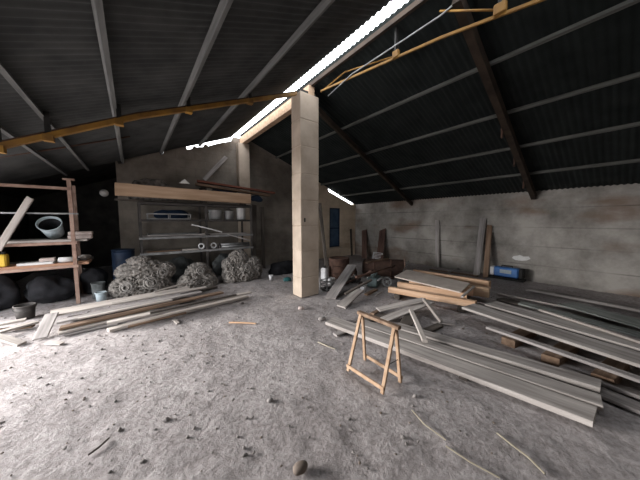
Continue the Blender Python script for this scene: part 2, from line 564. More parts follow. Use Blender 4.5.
# window in it
wn = MB()
wn.box(((wx0 + wx1) / 2, Y1 + 0.07, (wz0 + wz1) / 2), (wx1 - wx0, 0.02, wz1 - wz0))
wo = wn.build('window_1', M['shutter']); wo['kind'] = 'structure'
fr = MB()
for x in (wx0 + 0.03, wx1 - 0.03):
    fr.box((x, Y1 + 0.045, (wz0 + wz1) / 2), (0.05, 0.05, wz1 - wz0))
for z in (wz0 + 0.03, 1.28, wz1 - 0.03):
    fr.box(((wx0 + wx1) / 2, Y1 + 0.045, z), (wx1 - wx0 - 0.11, 0.046, 0.05))
fr.build('window_frame', M['navy'], wo)
sl = MB().box(((wx0 + wx1) / 2, Y1 - 0.03, wz0 - 0.03), (wx1 - wx0 + 0.14, 0.1, 0.05))
sl.build('window_sill', M['concrete'], wo)

# long wall on the right
struct('wall_right', MB().box((XR + 0.1, (Y0 + Y1) / 2, 1.18), (0.2, Y1 - Y0 + 0.2, 2.5)), M['blockwork'])
# left wall with the wide doorway
mb = MB()
zt = roof_z(XL) + 0.03
mb.box((XL - 0.08, (Y0 + DOOR_Y0) / 2, zt / 2), (0.16, DOOR_Y0 - Y0, zt))
mb.box((XL - 0.08, (Y1 + DOOR_Y1) / 2, zt / 2), (0.16, Y1 - DOOR_Y1, zt))
mb.box((XL - 0.08, (DOOR_Y0 + DOOR_Y1) / 2, (DOOR_Z + zt) / 2), (0.16, DOOR_Y1 - DOOR_Y0, zt - DOOR_Z))
struct('wall_left', mb, M['blockwork'])
# front wall behind the camera
mtf = Matrix(((1, 0, 0, 0), (0, 0, 1, Y0 - T), (0, 1, 0, 0), (0, 0, 0, 1)))
struct('wall_front', MB().prism([(XL - 0.1, -0.1), (XR + 0.1, -0.1), (XR + 0.1, roof_z(XR + 0.1) + 0.03), (RX, RZ + 0.03), (XL - 0.1, roof_z(XL - 0.1) + 0.03)], T, mtf), M['gable'])


# corrugated roof slopes (ribs run down the slope)
def roof(name, xa, xb, m):
    bm = bmesh.new()
    pitch, amp = 0.095, 0.012
    ya, yb = Y0 - 0.15, Y1 + 0.10
    n = int((yb - ya) / pitch * 5)
    segs = 10
    rows = []
    for j in range(n + 1):
        y = ya + (yb - ya) * j / n
        h = amp * math.sin(2 * math.pi * y / pitch)
        row = []
        for i in range(segs + 1):
            x = xa + (xb - xa) * i / segs
            row.append(bm.verts.new((x, y, roof_z(x) + h + (i % 2) * 0.004)))
        rows.append(row)
    for j in range(n):
        for i in range(segs):
            bm.faces.new((rows[j][i], rows[j][i + 1], rows[j + 1][i + 1], rows[j + 1][i])).smooth = True
    b = MB(); b.bm.free(); b.bm = bm
    o = struct(name, b, m)
    so = o.modifiers.new('thickness', 'SOLIDIFY')
    so.thickness = 0.012
    so.offset = 1
    return o


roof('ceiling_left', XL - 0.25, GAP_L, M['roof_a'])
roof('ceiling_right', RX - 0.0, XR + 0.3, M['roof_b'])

# purlins, each a beam running the length of the building
for x in (-1.95, -1.16, -0.78, -0.12, 0.72, 1.70):
    if x == -1.95:
        continue
    z = roof_z(x) - 0.055
    struct('purlin', MB().bar((x, Y0, z), (x, Y1, z), 0.042, 0.075, (SL * -1, 0, 1)), M['purlin'],
           'grey weathered purlin under the left roof slope', 'beam', 'purlins under the left roof slope')
for x in (4.25, 5.30, 6.33, 7.41):
    z = roof_z(x) - 0.045
    struct('purlin', MB().bar((x, Y0, z), (x, Y1, z), 0.04, 0.055, (SR, 0, 1)), M['purlin_dark'],
           'thin grey purlin under the dark right roof slope', 'beam', 'purlins under the right roof slope')
for x in (3.00,):
    struct('purlin', MB().bar((x, Y0, roof_z(x) - 0.05), (x, Y1, roof_z(x) - 0.05), 0.05, 0.07), M['rafter'],
           'slim dark purlin edging the open strip along the ridge', 'beam')
# ridge timber between the column and the gable pillar
struct('ridge_beam', MB().bar((3.0, 4.15, 4.21), (3.0, Y1, 4.21), 0.14, 0.22), M['honey_wood'],
       'brown ridge timber running from column top to gable pillar', 'beam')

# right slope rafters
def rafter(pts, wd, h, label):
    mb = MB()
    for a, b in zip(pts, pts[1:]):
        mb.bar(a, b, wd, h)
    return struct('rafter', mb, M['rafter'], label, 'beam')


rafter([(3.12, 4.45, roof_z(3.12) - 0.16), (8.38, 5.15, roof_z(8.38) - 0.16)], 0.07, 0.12, 'rusty brown rafter sloping down from the concrete column')
near = rafter([(3.12, 1.42, roof_z(3.12) - 0.16), (8.38, 1.64, roof_z(8.38) - 0.16)], 0.10, 0.15, 'dark brown rafter crossing the right roof slope nearest the camera')
for x in (5.5, 6.5, 7.5):
    yr = 1.42 + 0.22 * (x - 3.12) / 5.26 + 0.065
    MB().bar((x - 0.02, yr, roof_z(x) - 0.04), (x - 0.02, yr, roof_z(x) - 0.34), 0.03, 0.05, (1, 0, 0)).build('cleat', M['rust'], near)

# concrete column, pillar in the gable, pilaster on the right wall
mb = MB()
mb.box((2.94, 4.30, 2.05), (0.445, 0.325, 4.1))
zz = [0.0, 0.42, 0.98, 1.5, 2.02, 2.56, 3.1, 3.62, 4.14]
for q0, q1 in zip(zz, zz[1:]):
    mb.box((2.94 + _rng.uniform(-0.003, 0.003), 4.30 + _rng.uniform(-0.003, 0.003), (q0 + q1) / 2), (0.46, 0.34, q1 - q0 - 0.008), bev=0.01)
cc = struct('column', mb, M['concrete'], 'square cream concrete column standing in the middle of the barn', 'column')
for z in (0.8, 1.55, 2.3, 3.05, 3.6):
    pass
MB().box((2.94, 4.30, 4.17), (0.36, 0.26, 0.06)).build('cap_plate', M['black_iron'], cc)
MB().box((2.80, 4.125, 1.62), (0.03, 0.014, 0.08)).build('metal_tab', M['black_iron'], cc)
struct('pillar', MB().box((2.98, 7.98, 2.05), (0.36, 0.24, 4.1), bev=0.01), M['concrete'], 'narrow concrete pillar against the gable under the ridge', 'column')
pw = PX(437, 240, 8.3)

# yellow steel rafter of the column frame, left side
ya = thing('steel_beam', 'long yellow steel beam hung under the left roof slope', 'beam', (-2.4, 4.28, 1.8))
ya['kind'] = 'structure'
b0, b1, b2, b3 = V((-2.42, 4.28, 1.80)), V((-1.1, 4.28, 2.41)), V((0.16, 4.28, 3.05)), V((2.72, 4.28, 4.13))
mb = MB()
for a, b in ((b0, b1), (b1, b2), (b2, b3)):
    mb.bar(a, b, 0.07, 0.055)
mb.build('lower_flange', M['yellow'], ya)
mb = MB()
for a, b in ((b0, b1), (b1, b2), (b2, b3)):
    mb.bar(a + V((0, 0, 0.04)), b + V((0, 0, 0.04)), 0.025, 0.03)
mb.build('web', M['rust'], ya)
for x in (-1.16, -0.78, -0.12, 0.72, 1.70):
    u = (x - b1.x) / (b2.x - b1.x) if x < b2.x else None
    zb = (b1.lerp(b2, u).z if u is not None else b2.lerp(b3, (x - b2.x) / (b3.x - b2.x)).z)
    MB().bar((x + 0.05, 4.28, zb), (x + 0.05, 4.28, roof_z(x) - 0.02), 0.035, 0.05, (1, 0, 0)).build('hanger', M['black_iron'], ya)
    MB().box((x + 0.05, 4.28, zb), (0.09, 0.09, 0.075)).build('clip', M['yellow'], ya)
# thin rusty rod below it
rod = MB().tube([PY(-20, 162, 6.0), PY(0, 157, 6.0), PY(60, 148, 6.0), PY(130, 136.5, 6.0)], 0.014, 8)
struct('tie_rod', rod, M['rust'], 'thin rusty rod strung below the yellow beam at upper left', 'rod')

# yellow trussed bar hung below the ridge on the near side of the column
yt = thing('hoist_bar', 'sagging yellow steel bar hung below the ridge beside the column', 'beam', (3.1, 4.1, 3.6))
yt['kind'] = 'structure'
k = [PX(321, 91, 3.1), PX(395, 58, 3.1), PX(440, 38, 3.1), PX(540, 0, 3.1), PX(640, -38, 3.1)]
mb = MB()
for a, b in zip(k, k[1:]):
    mb.bar(a, b, 0.024, 0.030)
mb.build('main_bar', M['yellow'], yt)
mb = MB()
mb.tube([PX(321, 92, 3.12), PX(345, 72, 3.12), PX(392, 57, 3.12)], 0.012, 8)
mb.build('upper_strand', M['yellow'], yt)
mb = MB(); mb.tube([PX(328, 96, 3.08), PX(352, 74, 3.08), PX(440, 16, 3.08), PX(452, 6, 3.08)], 0.010, 8)
mb.build('cable', M['steel'], yt)
c1 = PX(396, 56, 3.1)
MB().box(c1 + V((0, 0, 0.02)), (0.06, 0.10, 0.10), bev=0.01).build('bracket', M['yellow'], yt)
MB().bar(c1, (3.1, c1.y, 4.33), 0.03, 0.05, (1, 0, 0)).build('hanger', M['black_iron'], yt)
c2 = PX(500, 12, 3.1)
MB().box(c2 + V((0, 0, 0.03)), (0.06, 0.11, 0.11), bev=0.01).build('bracket', M['yellow'], yt)
MB().bar(c2, (3.1, c2.y, 4.33), 0.03, 0.05, (1, 0, 0)).build('hanger', M['black_iron'], yt)
MB().bar(k[4], (3.1, k[4].y, 4.33), 0.03, 0.05, (1, 0, 0)).build('hanger', M['black_iron'], yt)
MB().box(k[4], (0.06, 0.10, 0.10), bev=0.01).build('bracket', M['yellow'], yt)
MB().tube([PX(440, 11, 3.1), c2 + V((0, 0, 0.02))], 0.012, 8).build('upper_strand', M['yellow'], yt)

# plaster patch on the right wall
mp_ = MB()
cpt = PX(521, 258, 8.395)
mp_.prism([(-0.20, -0.02), (-0.12, -0.07), (0.02, -0.075), (0.13, -0.05), (0.2, 0.0), (0.16, 0.06), (0.05, 0.045), (-0.03, 0.08), (-0.1, 0.05), (-0.17, 0.03)],
          0.012, Matrix(((0, 0, 1, 8.389), (-1, 0, 0, cpt.y), (0, 1, 0, cpt.z), (0, 0, 0, 1))))
struct('plaster_patch', mp_, M['paper'], 'whitish plaster patch on the long right wall', 'patch')

# ------------------------------------------------------------------ rack at the left
def beam_part(name, m, parent, a, b, w_, t_, up=(0, 0, 1)):
    return MB().bar(a, b, w_, t_, up).build(name, M[m], parent)


rk = thing('storage_rack', 'rusty metal storage rack with board shelves at far left', 'rack', (-1.6, 7.0, 0))
for (x, y) in ((-0.90, 6.52), (-2.38, 6.52), (-0.96, 7.45), (-2.38, 7.45)):
    MB().box((x, y, 1.18), (0.055, 0.05, 2.36)).build('post', M['rust_post'], rk)
MB().box((-0.90, 6.52, 2.375), (0.16, 0.06, 0.03)).build('post_cap', M['rust_post'], rk)
beam_part('top_rail', 'rust_post', rk, (-2.40, 6.485, 2.20), (-0.87, 6.485, 2.20), 0.03, 0.05)
beam_part('cross_bar', 'steel', rk, (-2.40, 6.47, 1.735), (-0.80, 6.47, 1.735), 0.02, 0.025)
for z, m, t_ in ((1.245, 'pale_wood', 0.035), (0.80, 'orange_board', 0.05)):
    y0_ = 6.56
    o = beam_part('shelf_board', m, rk, (-2.36, 6.80, z - t_ / 2), (-0.72, 6.80, z - t_ / 2), 0.46, t_)
    beam_part('shelf_bearer', 'rust_post', rk, (-2.40, 6.49, z - 0.06), (-0.85, 6.49, z - 0.06), 0.03, 0.05)
    beam_part('shelf_board', 'dark_wood', rk, (-2.36, 7.22, z - t_ / 2), (-0.72, 7.22, z - t_ / 2), 0.36, t_)


def pail(name, label, cat, loc, r0, r1, h, m, mtx=None, group=None, handle=True, rim=None):
    t = thing(name, label, cat, loc, group)
    q = Matrix.Translation(loc) @ (mtx or Matrix.Identity(4))
    wl = 0.006
    MB().lathe([(0, 0), (r0, 0), (r1, h), (r1 - wl, h), (r0 - wl, wl + 0.004), (0, wl + 0.004)], q).build('body', M[m], t)
    bod = t.children[-1]
    MB().lathe([(r1 - wl, h - 0.02), (r1 + 0.008, h - 0.02), (r1 + 0.008, h + 0.004), (r1 - wl, h + 0.004), (r1 - wl, h - 0.02)], q).build('rim', M[rim or m], bod)
    if handle:
        pts = [q @ V((math.cos(a) * (r1 + 0.012), -0.25 * r1 * math.sin(a) - 0.0, h - 0.02 - 0.55 * r1 * math.sin(a))) for a in [math.pi * k / 12 for k in range(13)]]
        pts = [p + (q.to_3x3() @ V((0, -0.9 * r1 * math.sin(math.pi * k / 12), 0))) for k, p in enumerate(pts)]
        MB().tube(pts, 0.004, 6).build('handle', M['dark_steel'], t)
    return t


# tipped pail on the upper shelf, its mouth towards the room
mt = Matrix.Rotation(R(52), 4, 'X') @ Matrix.Rotation(R(-4), 4, 'Y')
bk = pail('bucket', 'pale blue-grey bucket tipped towards us on the upper shelf of the left rack', 'bucket', (-1.20, 6.92, 1.36), 0.13, 0.165, 0.32, 'pale_blue', mt, handle=False)
MB().lathe([(0, 0.012), (0.122, 0.012), (0.152, 0.27), (0.150, 0.27), (0.118, 0.02), (0, 0.02)], Matrix.Translation(bk.location) @ mt).build('shade_insert', M['black_cloth_and_shade'], bk)  # black insert added for the shade inside the pail
for kx, (zz, lab) in enumerate(((1.247, 'lower of two pinkish slabs stacked on the end of the rack shelf'), (1.322, 'upper of two pinkish slabs stacked on the end of the rack shelf'))):
    tag(MB().box((-0.83 + 0.008 * kx, 6.80, zz + 0.034), (0.34, 0.24, 0.068), bev=0.008).build('slab', M['pink_block']), lab, 'slab', 'pinkish slabs on the left rack')
a = PY(-2, 250, 6.43); b = PY(31, 198, 6.43)
plank('pale pole board leaning diagonally across the front of the left rack', b, a, 0.09, 0.05, 'pale_wood', name='leaning_board', cat='board', side=(1, 0, 0.6), top=False)
# lower shelf contents
zs = 0.802
yc_ = thing('jerrycan', 'ochre yellow can cut by the left edge of the photo on the rack shelf', 'can', (-1.86, 6.70, zs))
MB().box((-1.86, 6.70, zs + 0.11), (0.20, 0.16, 0.22), bev=0.02).build('body', M['ochre'], yc_)
MB().lathe([(0, 0.22), (0.03, 0.22), (0.03, 0.26), (0, 0.26)], Matrix.Translation((-1.80, 6.70, zs))).build('cap', M['black_iron'], yc_)
tag(MB().box((-1.42, 6.68, zs + 0.02), (0.44, 0.2, 0.04), bev=0.005).build('flat_box', M['paper']), 'flat white box lying on the lower rack shelf', 'box')
tag(MB().box((-1.29, 6.72, zs + 0.073), (0.20, 0.12, 0.06), bev=0.006).build('brick', M['pink_block']), 'small pinkish brick resting on the flat white box', 'brick')
rl = thing('paper_roll', 'white roll on the lower rack shelf beside the post', 'roll', (-1.02, 6.70, zs))
MB().tube([(-1.15, 6.70, zs + 0.05), (-0.93, 6.70, zs + 0.05)], 0.05, 18).build('roll', M['paper'], rl)
MB().tube([(-1.16, 6.70, zs + 0.05), (-0.92, 6.70, zs + 0.05)], 0.018, 10).build('core', M['pink_block'], rl)
tag(MB().box((-1.13, 6.83, zs + 0.012), (0.5, 0.14, 0.024), bev=0.003).build('laminate_sheet', M['paper']), 'thin white strip lying behind the roll on the lower rack shelf', 'sheet')
tag(MB().blob((-0.80, 6.86, zs + 0.055), (0.10, 0.09, 0.06), 0.3, 8, 4, 3, floor=zs).build('cloth', M['fibre']), 'grey crumpled cloth on the lower shelf right of the rack post', 'cloth')
pail('drum', 'grey metal bucket standing in the dark under the left rack', 'bucket', PZ(26, 318, 0.0), 0.10, 0.12, 0.22, 'dark_steel')
for lab, c_, rd_, sd_ in (('black mound added to darken the floor under the left rack, nearest the post', (-1.34, 7.05, 0.22), (0.36, 0.34, 0.30), 51),
                          ('black mound added to darken the floor under the left rack, cut by the left edge', (-2.08, 7.05, 0.24), (0.36, 0.36, 0.34), 57),
                          ('black mound added to darken the gap between the left rack and the navy barrel', (-0.72, 7.30, 0.25), (0.22, 0.2, 0.34), 63)):
    tag(MB().blob(c_, rd_, 0.25, 4, sd_, 4, floor=0.0).build('black_heap', M['black_cloth_and_shade']), lab, 'sack')  # added black mounds stand for the deep shade around the rack foot
pail('canister', 'dark grey canister on the floor just right of the rack post', 'canister', V((-0.62, 6.74, 0)), 0.10, 0.11, 0.32, 'rubber', handle=False)
pail('tub', 'small pale blue tub on the floor beside the left fibre heap', 'tub', PZ(101.5, 301, 0.0), 0.075, 0.088, 0.18, 'pale_blue', handle=False)
dr = thing('barrel', 'dark navy blue barrel in the shadows between the two racks', 'barrel', (-0.20, 7.35, 0.0))
MB().lathe([(0, 0), (0.2, 0), (0.215, 0.03), (0.215, 0.86), (0.2, 0.9), (0, 0.9)], Matrix.Translation((-0.2, 7.35, 0))).build('body', M['navy'], dr)
for z in (0.28, 0.58):
    MB().torus((-0.2, 7.35, z), 0.216, 0.012).build('hoop', M['navy'], dr)
MB().lathe([(0.2, 0.9), (0.222, 0.9), (0.222, 0.93), (0.1, 0.945), (0, 0.945), (0, 0.9)], Matrix.Translation((-0.2, 7.35, 0))).build('lid', M['navy'], dr)
# a round pale thing fixed on the bay corner
lm = thing('wall_lamp', 'small round pale lamp on the dark end of the back wall', 'lamp', (-0.10, 8.09, 2.17))
lm.location = PY(104, 193, 8.06)
q = Matrix.Translation(lm.location) @ Matrix.Rotation(R(90), 4, 'X')
MB().lathe([(0, -0.03), (0.09, -0.03), (0.09, 0.0), (0, 0.0)], q).build('base', M['steel'], lm)
MB().lathe([(0.085, 0.0), (0.08, 0.04), (0.05, 0.08), (0, 0.095)], q).build('globe', M['paper'], lm)

# ------------------------------------------------------------------ rack against the gable
ck = thing('storage_rack', 'dark steel rack with four shelves against the back wall', 'rack', (1.5, 7.45, 0))
for x in (0.15, 1.57, 2.81):
    for y in (6.98, 7.75):
        MB().box((x, y, 1.02), (0.05, 0.05, 2.04)).build('post', M['dark_steel'], ck)
for z, m in ((2.04, 'dark_wood'), (1.64, 'dark_wood'), (1.22, 'grey_wood'), (0.84, 'grey_wood')):
    MB().box((1.48, 7.38, z - 0.015), (2.72, 0.70, 0.03)).build('shelf', M[m], ck)
    MB().box((1.48, 6.96, z - 0.03), (2.74, 0.02, 0.05)).build('shelf_rail', M['dark_steel' if z > 1.3 else 'steel'], ck)


def shelf_things():
    z = 1.642
    tr = thing('tray', 'low steel tray frame on the third shelf of the back rack', 'tray', (0.75, 7.15, z))
    MB().box((0.75, 7.18, z + 0.01), (0.92, 0.34, 0.02)).build('base', M['steel'], tr)
    for y in (7.02, 7.34):
        MB().bar((0.28, y, z + 0.13), (1.22, y, z + 0.13), 0.02, 0.02).build('rail', M['steel'], tr)
        for x in (0.30, 0.75, 1.20):
            MB().box((x, y, z + 0.07), (0.02, 0.02, 0.12)).build('upright', M['steel'], tr)
    tag(MB().blob((0.85, 7.56, z + 0.12), (0.42, 0.14, 0.14), 0.25, 5, 9, 3, floor=z).build('sack', M['navy']), 'dark bluish sack slumped behind the steel tray', 'sack')
    for x, y, r, h, m, lab in ((1.86, 7.22, 0.17, 0.26, 'aluminium', 'widest of the three metal pots on the back rack, nearest the middle post'),
                              (2.24, 7.24, 0.13, 0.24, 'aluminium', 'middle of the three metal pots on the back rack, with its lid ajar'),
                              (2.60, 7.24, 0.13, 0.33, 'paper', 'pale tall pot beside the right post of the back rack')):
        p = thing('cooking_pot', lab, 'pot', (x, y, z), 'pots on the back rack')
        q = Matrix.Translation((x, y, z))
        MB().lathe([(0, 0), (r - 0.02, 0), (r, 0.02), (r, h), (r + 0.012, h + 0.005), (r - 0.01, h), (r - 0.012, 0.03), (0, 0.03)], q).build('body', M[m], p)
        if r > 0.15:
            for s in (-1, 1):
                MB().tube([V((x + s * r * 0.98, y - 0.05, z + h * 0.75)), V((x + s * (r + 0.04), y - 0.05, z + h * 0.75)), V((x + s * (r + 0.04), y + 0.05, z + h * 0.75)), V((x + s * r * 0.98, y + 0.05, z + h * 0.75))], 0.008, 6).build('handle', M['dark_steel'], p)
        if 'ajar' in lab:
            ql = q @ Matrix.Translation((0.0, 0.0, h + 0.035)) @ Matrix.Rotation(R(14), 4, 'Y')
            MB().lathe([(0, 0), (r + 0.01, 0), (r + 0.01, 0.008), (0.03, 0.03), (0.03, 0.05), (0, 0.05)], ql).build('lid', M['dark_steel'], p)
    z = 1.222
    plank('wide pale sheet lying on the second shelf of the back rack, left bay', (0.2, 7.22, z + 0.036), (1.50, 7.22, z + 0.036), 0.36, 0.028, 'grey_wood', 'sheets on the back rack', name='sheet', cat='sheet', bow=0)
    plank('dull sheet lying on top of the pale sheet in the back rack', (0.3, 7.22, z + 0.066), (1.35, 7.24, z + 0.066), 0.30, 0.026, 'purlin', 'sheets on the back rack', name='sheet', cat='sheet', bow=0)
    plank('grey board lying flat on the second shelf of the back rack, right bay', (1.68, 7.2, z + 0.028), (2.72, 7.2, z + 0.028), 0.26, 0.026, 'grey_wood', name='board', cat='board', bow=0)
    plank('white lath sticking out aslant across the middle post of the back rack', PY(192, 224, 6.90), PY(222, 231.5, 6.90), 0.055, 0.03, 'paper', name='lath', cat='lath', side=(0, 1, 0))
    plank('grey lath slanting down at the right end of the back rack', PY(228, 234, 6.92), PY(250, 240, 6.92), 0.05, 0.03, 'grey_wood', name='lath', cat='lath', side=(0, 1, 0))
    z = 0.842
    for k, (x, lab) in enumerate(((1.44, 'left one of two hose coils standing on the lowest shelf'), (1.75, 'right one of two hose coils standing on the lowest shelf'))):
        c = thing('hose_coil', lab, 'hose', (x, 7.05, z), 'hose coils on the lowest shelf')
        MB().torus((x, 7.05, z + 0.085), 0.065, 0.02, (0.2, 1, 0.1)).build('coil', M['white'], c)
        MB().torus((x + 0.01, 7.09, z + 0.082), 0.06, 0.018, (0.2, 1, 0.1)).build('coil', M['white'], c)
    for k, (y, zz, lab) in enumerate(((7.02, 0.038, 'front steel pipe lying on the lowest shelf of the back rack'), (7.11, 0.038, 'rear steel pipe lying on the lowest shelf of the back rack'), (7.065, 0.098, 'steel pipe resting on top of two others on the lowest shelf'))):
        t = thing('pipe', lab, 'pipe', (2.3, y, z), 'pipes on the lowest shelf')
        MB().tube([(1.90, y, z + zz), (2.76, y, z + zz)], 0.03, 14).build('tube', M['steel'], t)
        MB().tube([(1.885, y, z + zz), (1.93, y, z + zz)], 0.036, 14).build('collar', M['dark_steel'], t)
    plank('brownish board lying on the lowest shelf of the back rack, left bay', (0.25, 7.08, z + 0.03), (0.95, 7.08, z + 0.03), 0.16, 0.028, 'brown_wood', name='board', cat='board', bow=0)
    plank('pale crumbling board on the lowest shelf beside the middle post', (0.98, 7.10, z + 0.03), (1.36, 7.10, z + 0.03), 0.2, 0.028, 'pale_wood', name='board', cat='board', bow=0)


shelf_things()
# timbers on top of the rack
plank('long square yellow beam lying on top of the back rack', (-0.26, 6.98, 2.43), (2.80, 6.98, 2.38), 0.17, 0.27, 'honey_wood', name='timber_beam', cat='beam', bow=0)
plank('thin board under the yellow beam, jutting out left of the back rack', (-0.28, 7.20, 2.10), (2.86, 7.20, 2.075), 0.22, 0.03, 'dark_wood', name='board', cat='board', bow=0)
plank('red-brown plank lying behind the yellow beam and jutting out right', (1.45, 7.32, 2.70), (3.68, 7.16, 2.52), 0.22, 0.05, 'red_wood', name='red_plank', cat='plank', bow=0)
plank('brown plank under the red one on the back rack', (1.42, 7.36, 2.62), (3.50, 7.22, 2.44), 0.22, 0.06, 'brown_wood', name='brown_plank', cat='plank', bow=0)
plank('dark packing block under the two planks on the back rack, left one', (1.62, 7.34, 2.53), (1.62, 7.62, 2.53), 0.14, 0.485, 'dark_wood', None, name='wood_block', cat='block', bow=0)
plank('dark packing block under the two planks on the back rack, right one', (2.70, 7.23, 2.425), (2.70, 7.42, 2.425), 0.14, 0.378, 'dark_wood', None, name='wood_block', cat='block', bow=0)
tag(MB().blob((0.45, 7.44, 2.26), (0.58, 0.2, 0.36), 0.35, 3, 21, 4, floor=2.105).build('sack_pile', M['fibre']), 'dull grey sacking heaped behind the yellow beam', 'sack')
tag(MB().prism([(-0.11, 0), (0.13, 0), (0.02, 0.11)], 0.02, Matrix.Translation(PY(184, 183.5, 7.0)) @ Matrix.Rotation(R(80), 4, 'X')).build('offcut', M['paper']), 'small white triangular offcut on top of the yellow beam', 'offcut')
tag(MB().blob((2.25, 7.62, 2.50), (0.40, 0.12, 0.10), 0.3, 5, 2, 3).build('rag', M['navy']), 'dark blue rag bundled behind the red plank', 'rag')
tag(MB().blob((3.10, 7.24, 2.285), (0.20, 0.08, 0.10), 0.35, 6, 5, 3).build('rag', M['navy']), 'dark blue rag hanging under the end of the red plank', 'rag')
plank('pale board leaning on the back wall above the rack', PY(204, 180, 7.85), PY(226, 157, 8.05), 0.12, 0.02, 'grey_wood', name='leaning_board', cat='board', side=(1, 0, 0))

# ------------------------------------------------------------------ heaps of tangled fibre
def fibre_heap(label, lumps, coils, seed, nst):
    lo = V(lumps[0][0]); lo.z = 0
    t = thing('fibre_heap', label, 'heap', lo, 'fibre heaps before the back rack')
    mb = MB()
    for i, (c, rad) in enumerate(lumps):
        mb.blob(c, rad, 0.20, 11, seed + i * 3.1, 6, floor=0.0, fold=True)
    mb.build('mass', M['fibre'], t)
    rr = random.Random(seed)
    mb = MB()
    for i in range(nst):
        c, rad = lumps[rr.randrange(len(lumps))]
        a = rr.uniform(math.pi * 0.95, math.pi * 2.1)
        el = rr.uniform(0.0, 1.3)
        pts = []
        da, de = rr.uniform(-0.10, 0.10), rr.uniform(-0.09, 0.09)
        for k in range(9):
            d = V((math.cos(a) * math.cos(el), math.sin(a) * math.cos(el), math.sin(el)))
            p = V(c) + V((d.x * rad[0], d.y * rad[1], d.z * rad[2])) * (1.0 + 0.10 * mn.noise(V((k * 0.6, i, seed))))
            p.z = max(p.z, 0.02)
            pts.append(p)
            a += da + rr.uniform(-0.08, 0.08)
            el = max(-0.1, min(1.45, el + de + rr.uniform(-0.08, 0.08)))
        mb.tube(pts, 0.006, 5)
    o = mb.build('strands', M['strand'], t)
    o['kind'] = 'stuff'
    for (c, r, ax) in coils:
        MB().torus(c, r * 0.8, 0.010, ax).torus(V(c) + V((0.01, -0.02, 0.01)), r * 0.58, 0.010, ax).torus(V(c) + V((-0.01, -0.03, 0)), r * 0.36, 0.010, ax).build('coil', M['strand'], t)
    return t


fibre_heap('largest heap of tangled grey fibre, left end of the row before the back rack',
           [((-0.10, 6.60, 0.16), (0.33, 0.26, 0.28)), ((0.26, 6.58, 0.18), (0.38, 0.27, 0.30)), ((0.14, 6.66, 0.50), (0.46, 0.22, 0.22)), ((0.54, 6.66, 0.44), (0.22, 0.2, 0.2)), ((0.08, 6.70, 0.72), (0.22, 0.16, 0.1))],
           [((0.26, 6.32, 0.26), 0.16, (0.1, -1, 0.25)), ((0.50, 6.45, 0.44), 0.13, (0.2, -1, 0.3)), ((-0.16, 6.36, 0.22), 0.14, (-0.2, -1, 0.2))], 3, 110)
fibre_heap('middle heap of tangled grey fibre, conical, before the back rack',
           [((1.08, 6.48, 0.08), (0.30, 0.26, 0.26)), ((1.38, 6.48, 0.06), (0.28, 0.24, 0.24)), ((1.24, 6.54, 0.32), (0.28, 0.19, 0.24))],
           [((1.26, 6.33, 0.40), 0.11, (0.1, -1, 0.6))], 11, 90)
fibre_heap('lumpy heap of grey fibre nearest the concrete column',
           [((2.05, 6.46, 0.18), (0.25, 0.26, 0.32)), ((2.34, 6.40, 0.20), (0.32, 0.26, 0.30)), ((2.24, 6.54, 0.54), (0.26, 0.22, 0.26)), ((2.62, 6.44, 0.26), (0.24, 0.22, 0.34)), ((1.98, 6.52, 0.44), (0.17, 0.18, 0.18))],
           [((2.36, 6.18, 0.36), 0.12, (0.1, -1, 0.4)), ((2.62, 6.22, 0.30), 0.11, (0.2, -1, 0.2))], 23, 110)
tag(MB().blob((0.95, 7.36, 0.26), (0.40, 0.24, 0.36), 0.3, 4, 71, 4, floor=0.0).build('sack', M['rubber']), 'dark grey sacking stuffed under the back rack behind the middle fibre heap', 'sack')
tag(MB().blob((2.18, 7.36, 0.26), (0.40, 0.24, 0.36), 0.3, 4, 77, 4, floor=0.0).build('sack', M['rubber']), 'dark grey sacking stuffed under the back rack behind the lumpy fibre heap', 'sack')
plank('dark board leaning on the back wall just right of the back rack', PY(254, 205, 7.78), (3.02, 7.40, 0.0), 0.16, 0.03, 'dark_wood', name='leaning_board', cat='board', side=(1, 0, 0), top=False)
plank('second dark board leaning on the back wall, farther from the rack', PY(262, 207, 8.03), (3.46, 7.60, 0.0), 0.12, 0.03, 'dark_wood', name='leaning_board', cat='board', side=(1, 0, 0), top=False)
cu = PZ(271, 280, 0.0)
pail('cup', 'small white cup lying on the floor right of the fibre heaps', 'cup', cu, 0.04, 0.055, 0.13, 'white', handle=False)
tag(MB().blob(PZ(287, 275, 0.0) + V((0.1, 0.35, 0.12)), (0.5, 0.28, 0.26), 0.3, 4, 31, 4, floor=0.0).build('black_heap', M['black_cloth_and_shade']), 'black sacking slumped against the wall left of the column', 'sack')
tag(MB().blob(PZ(287, 281, 0.0) + V((0, 0, 0.04)), (0.12, 0.08, 0.06), 0.3, 8, 5, 3, floor=0.0).build('rag', M['teal']), 'small teal rag on the floor left of the column', 'rag')

# ------------------------------------------------------------------ boards lying at the left
G = 'boards in the left pile'
def flat(label, pa, pb, zt, wd, th, m, group=None, za=None, zb=None, name='plank', cat='plank', bow=0.004):
    a = PZ(pa[0], pa[1], zt if za is None else za)
    b = PZ(pb[0], pb[1], zt if zb is None else zb)
    return plank(label, a, b, wd, th, m, group, name, cat, bow=bow)


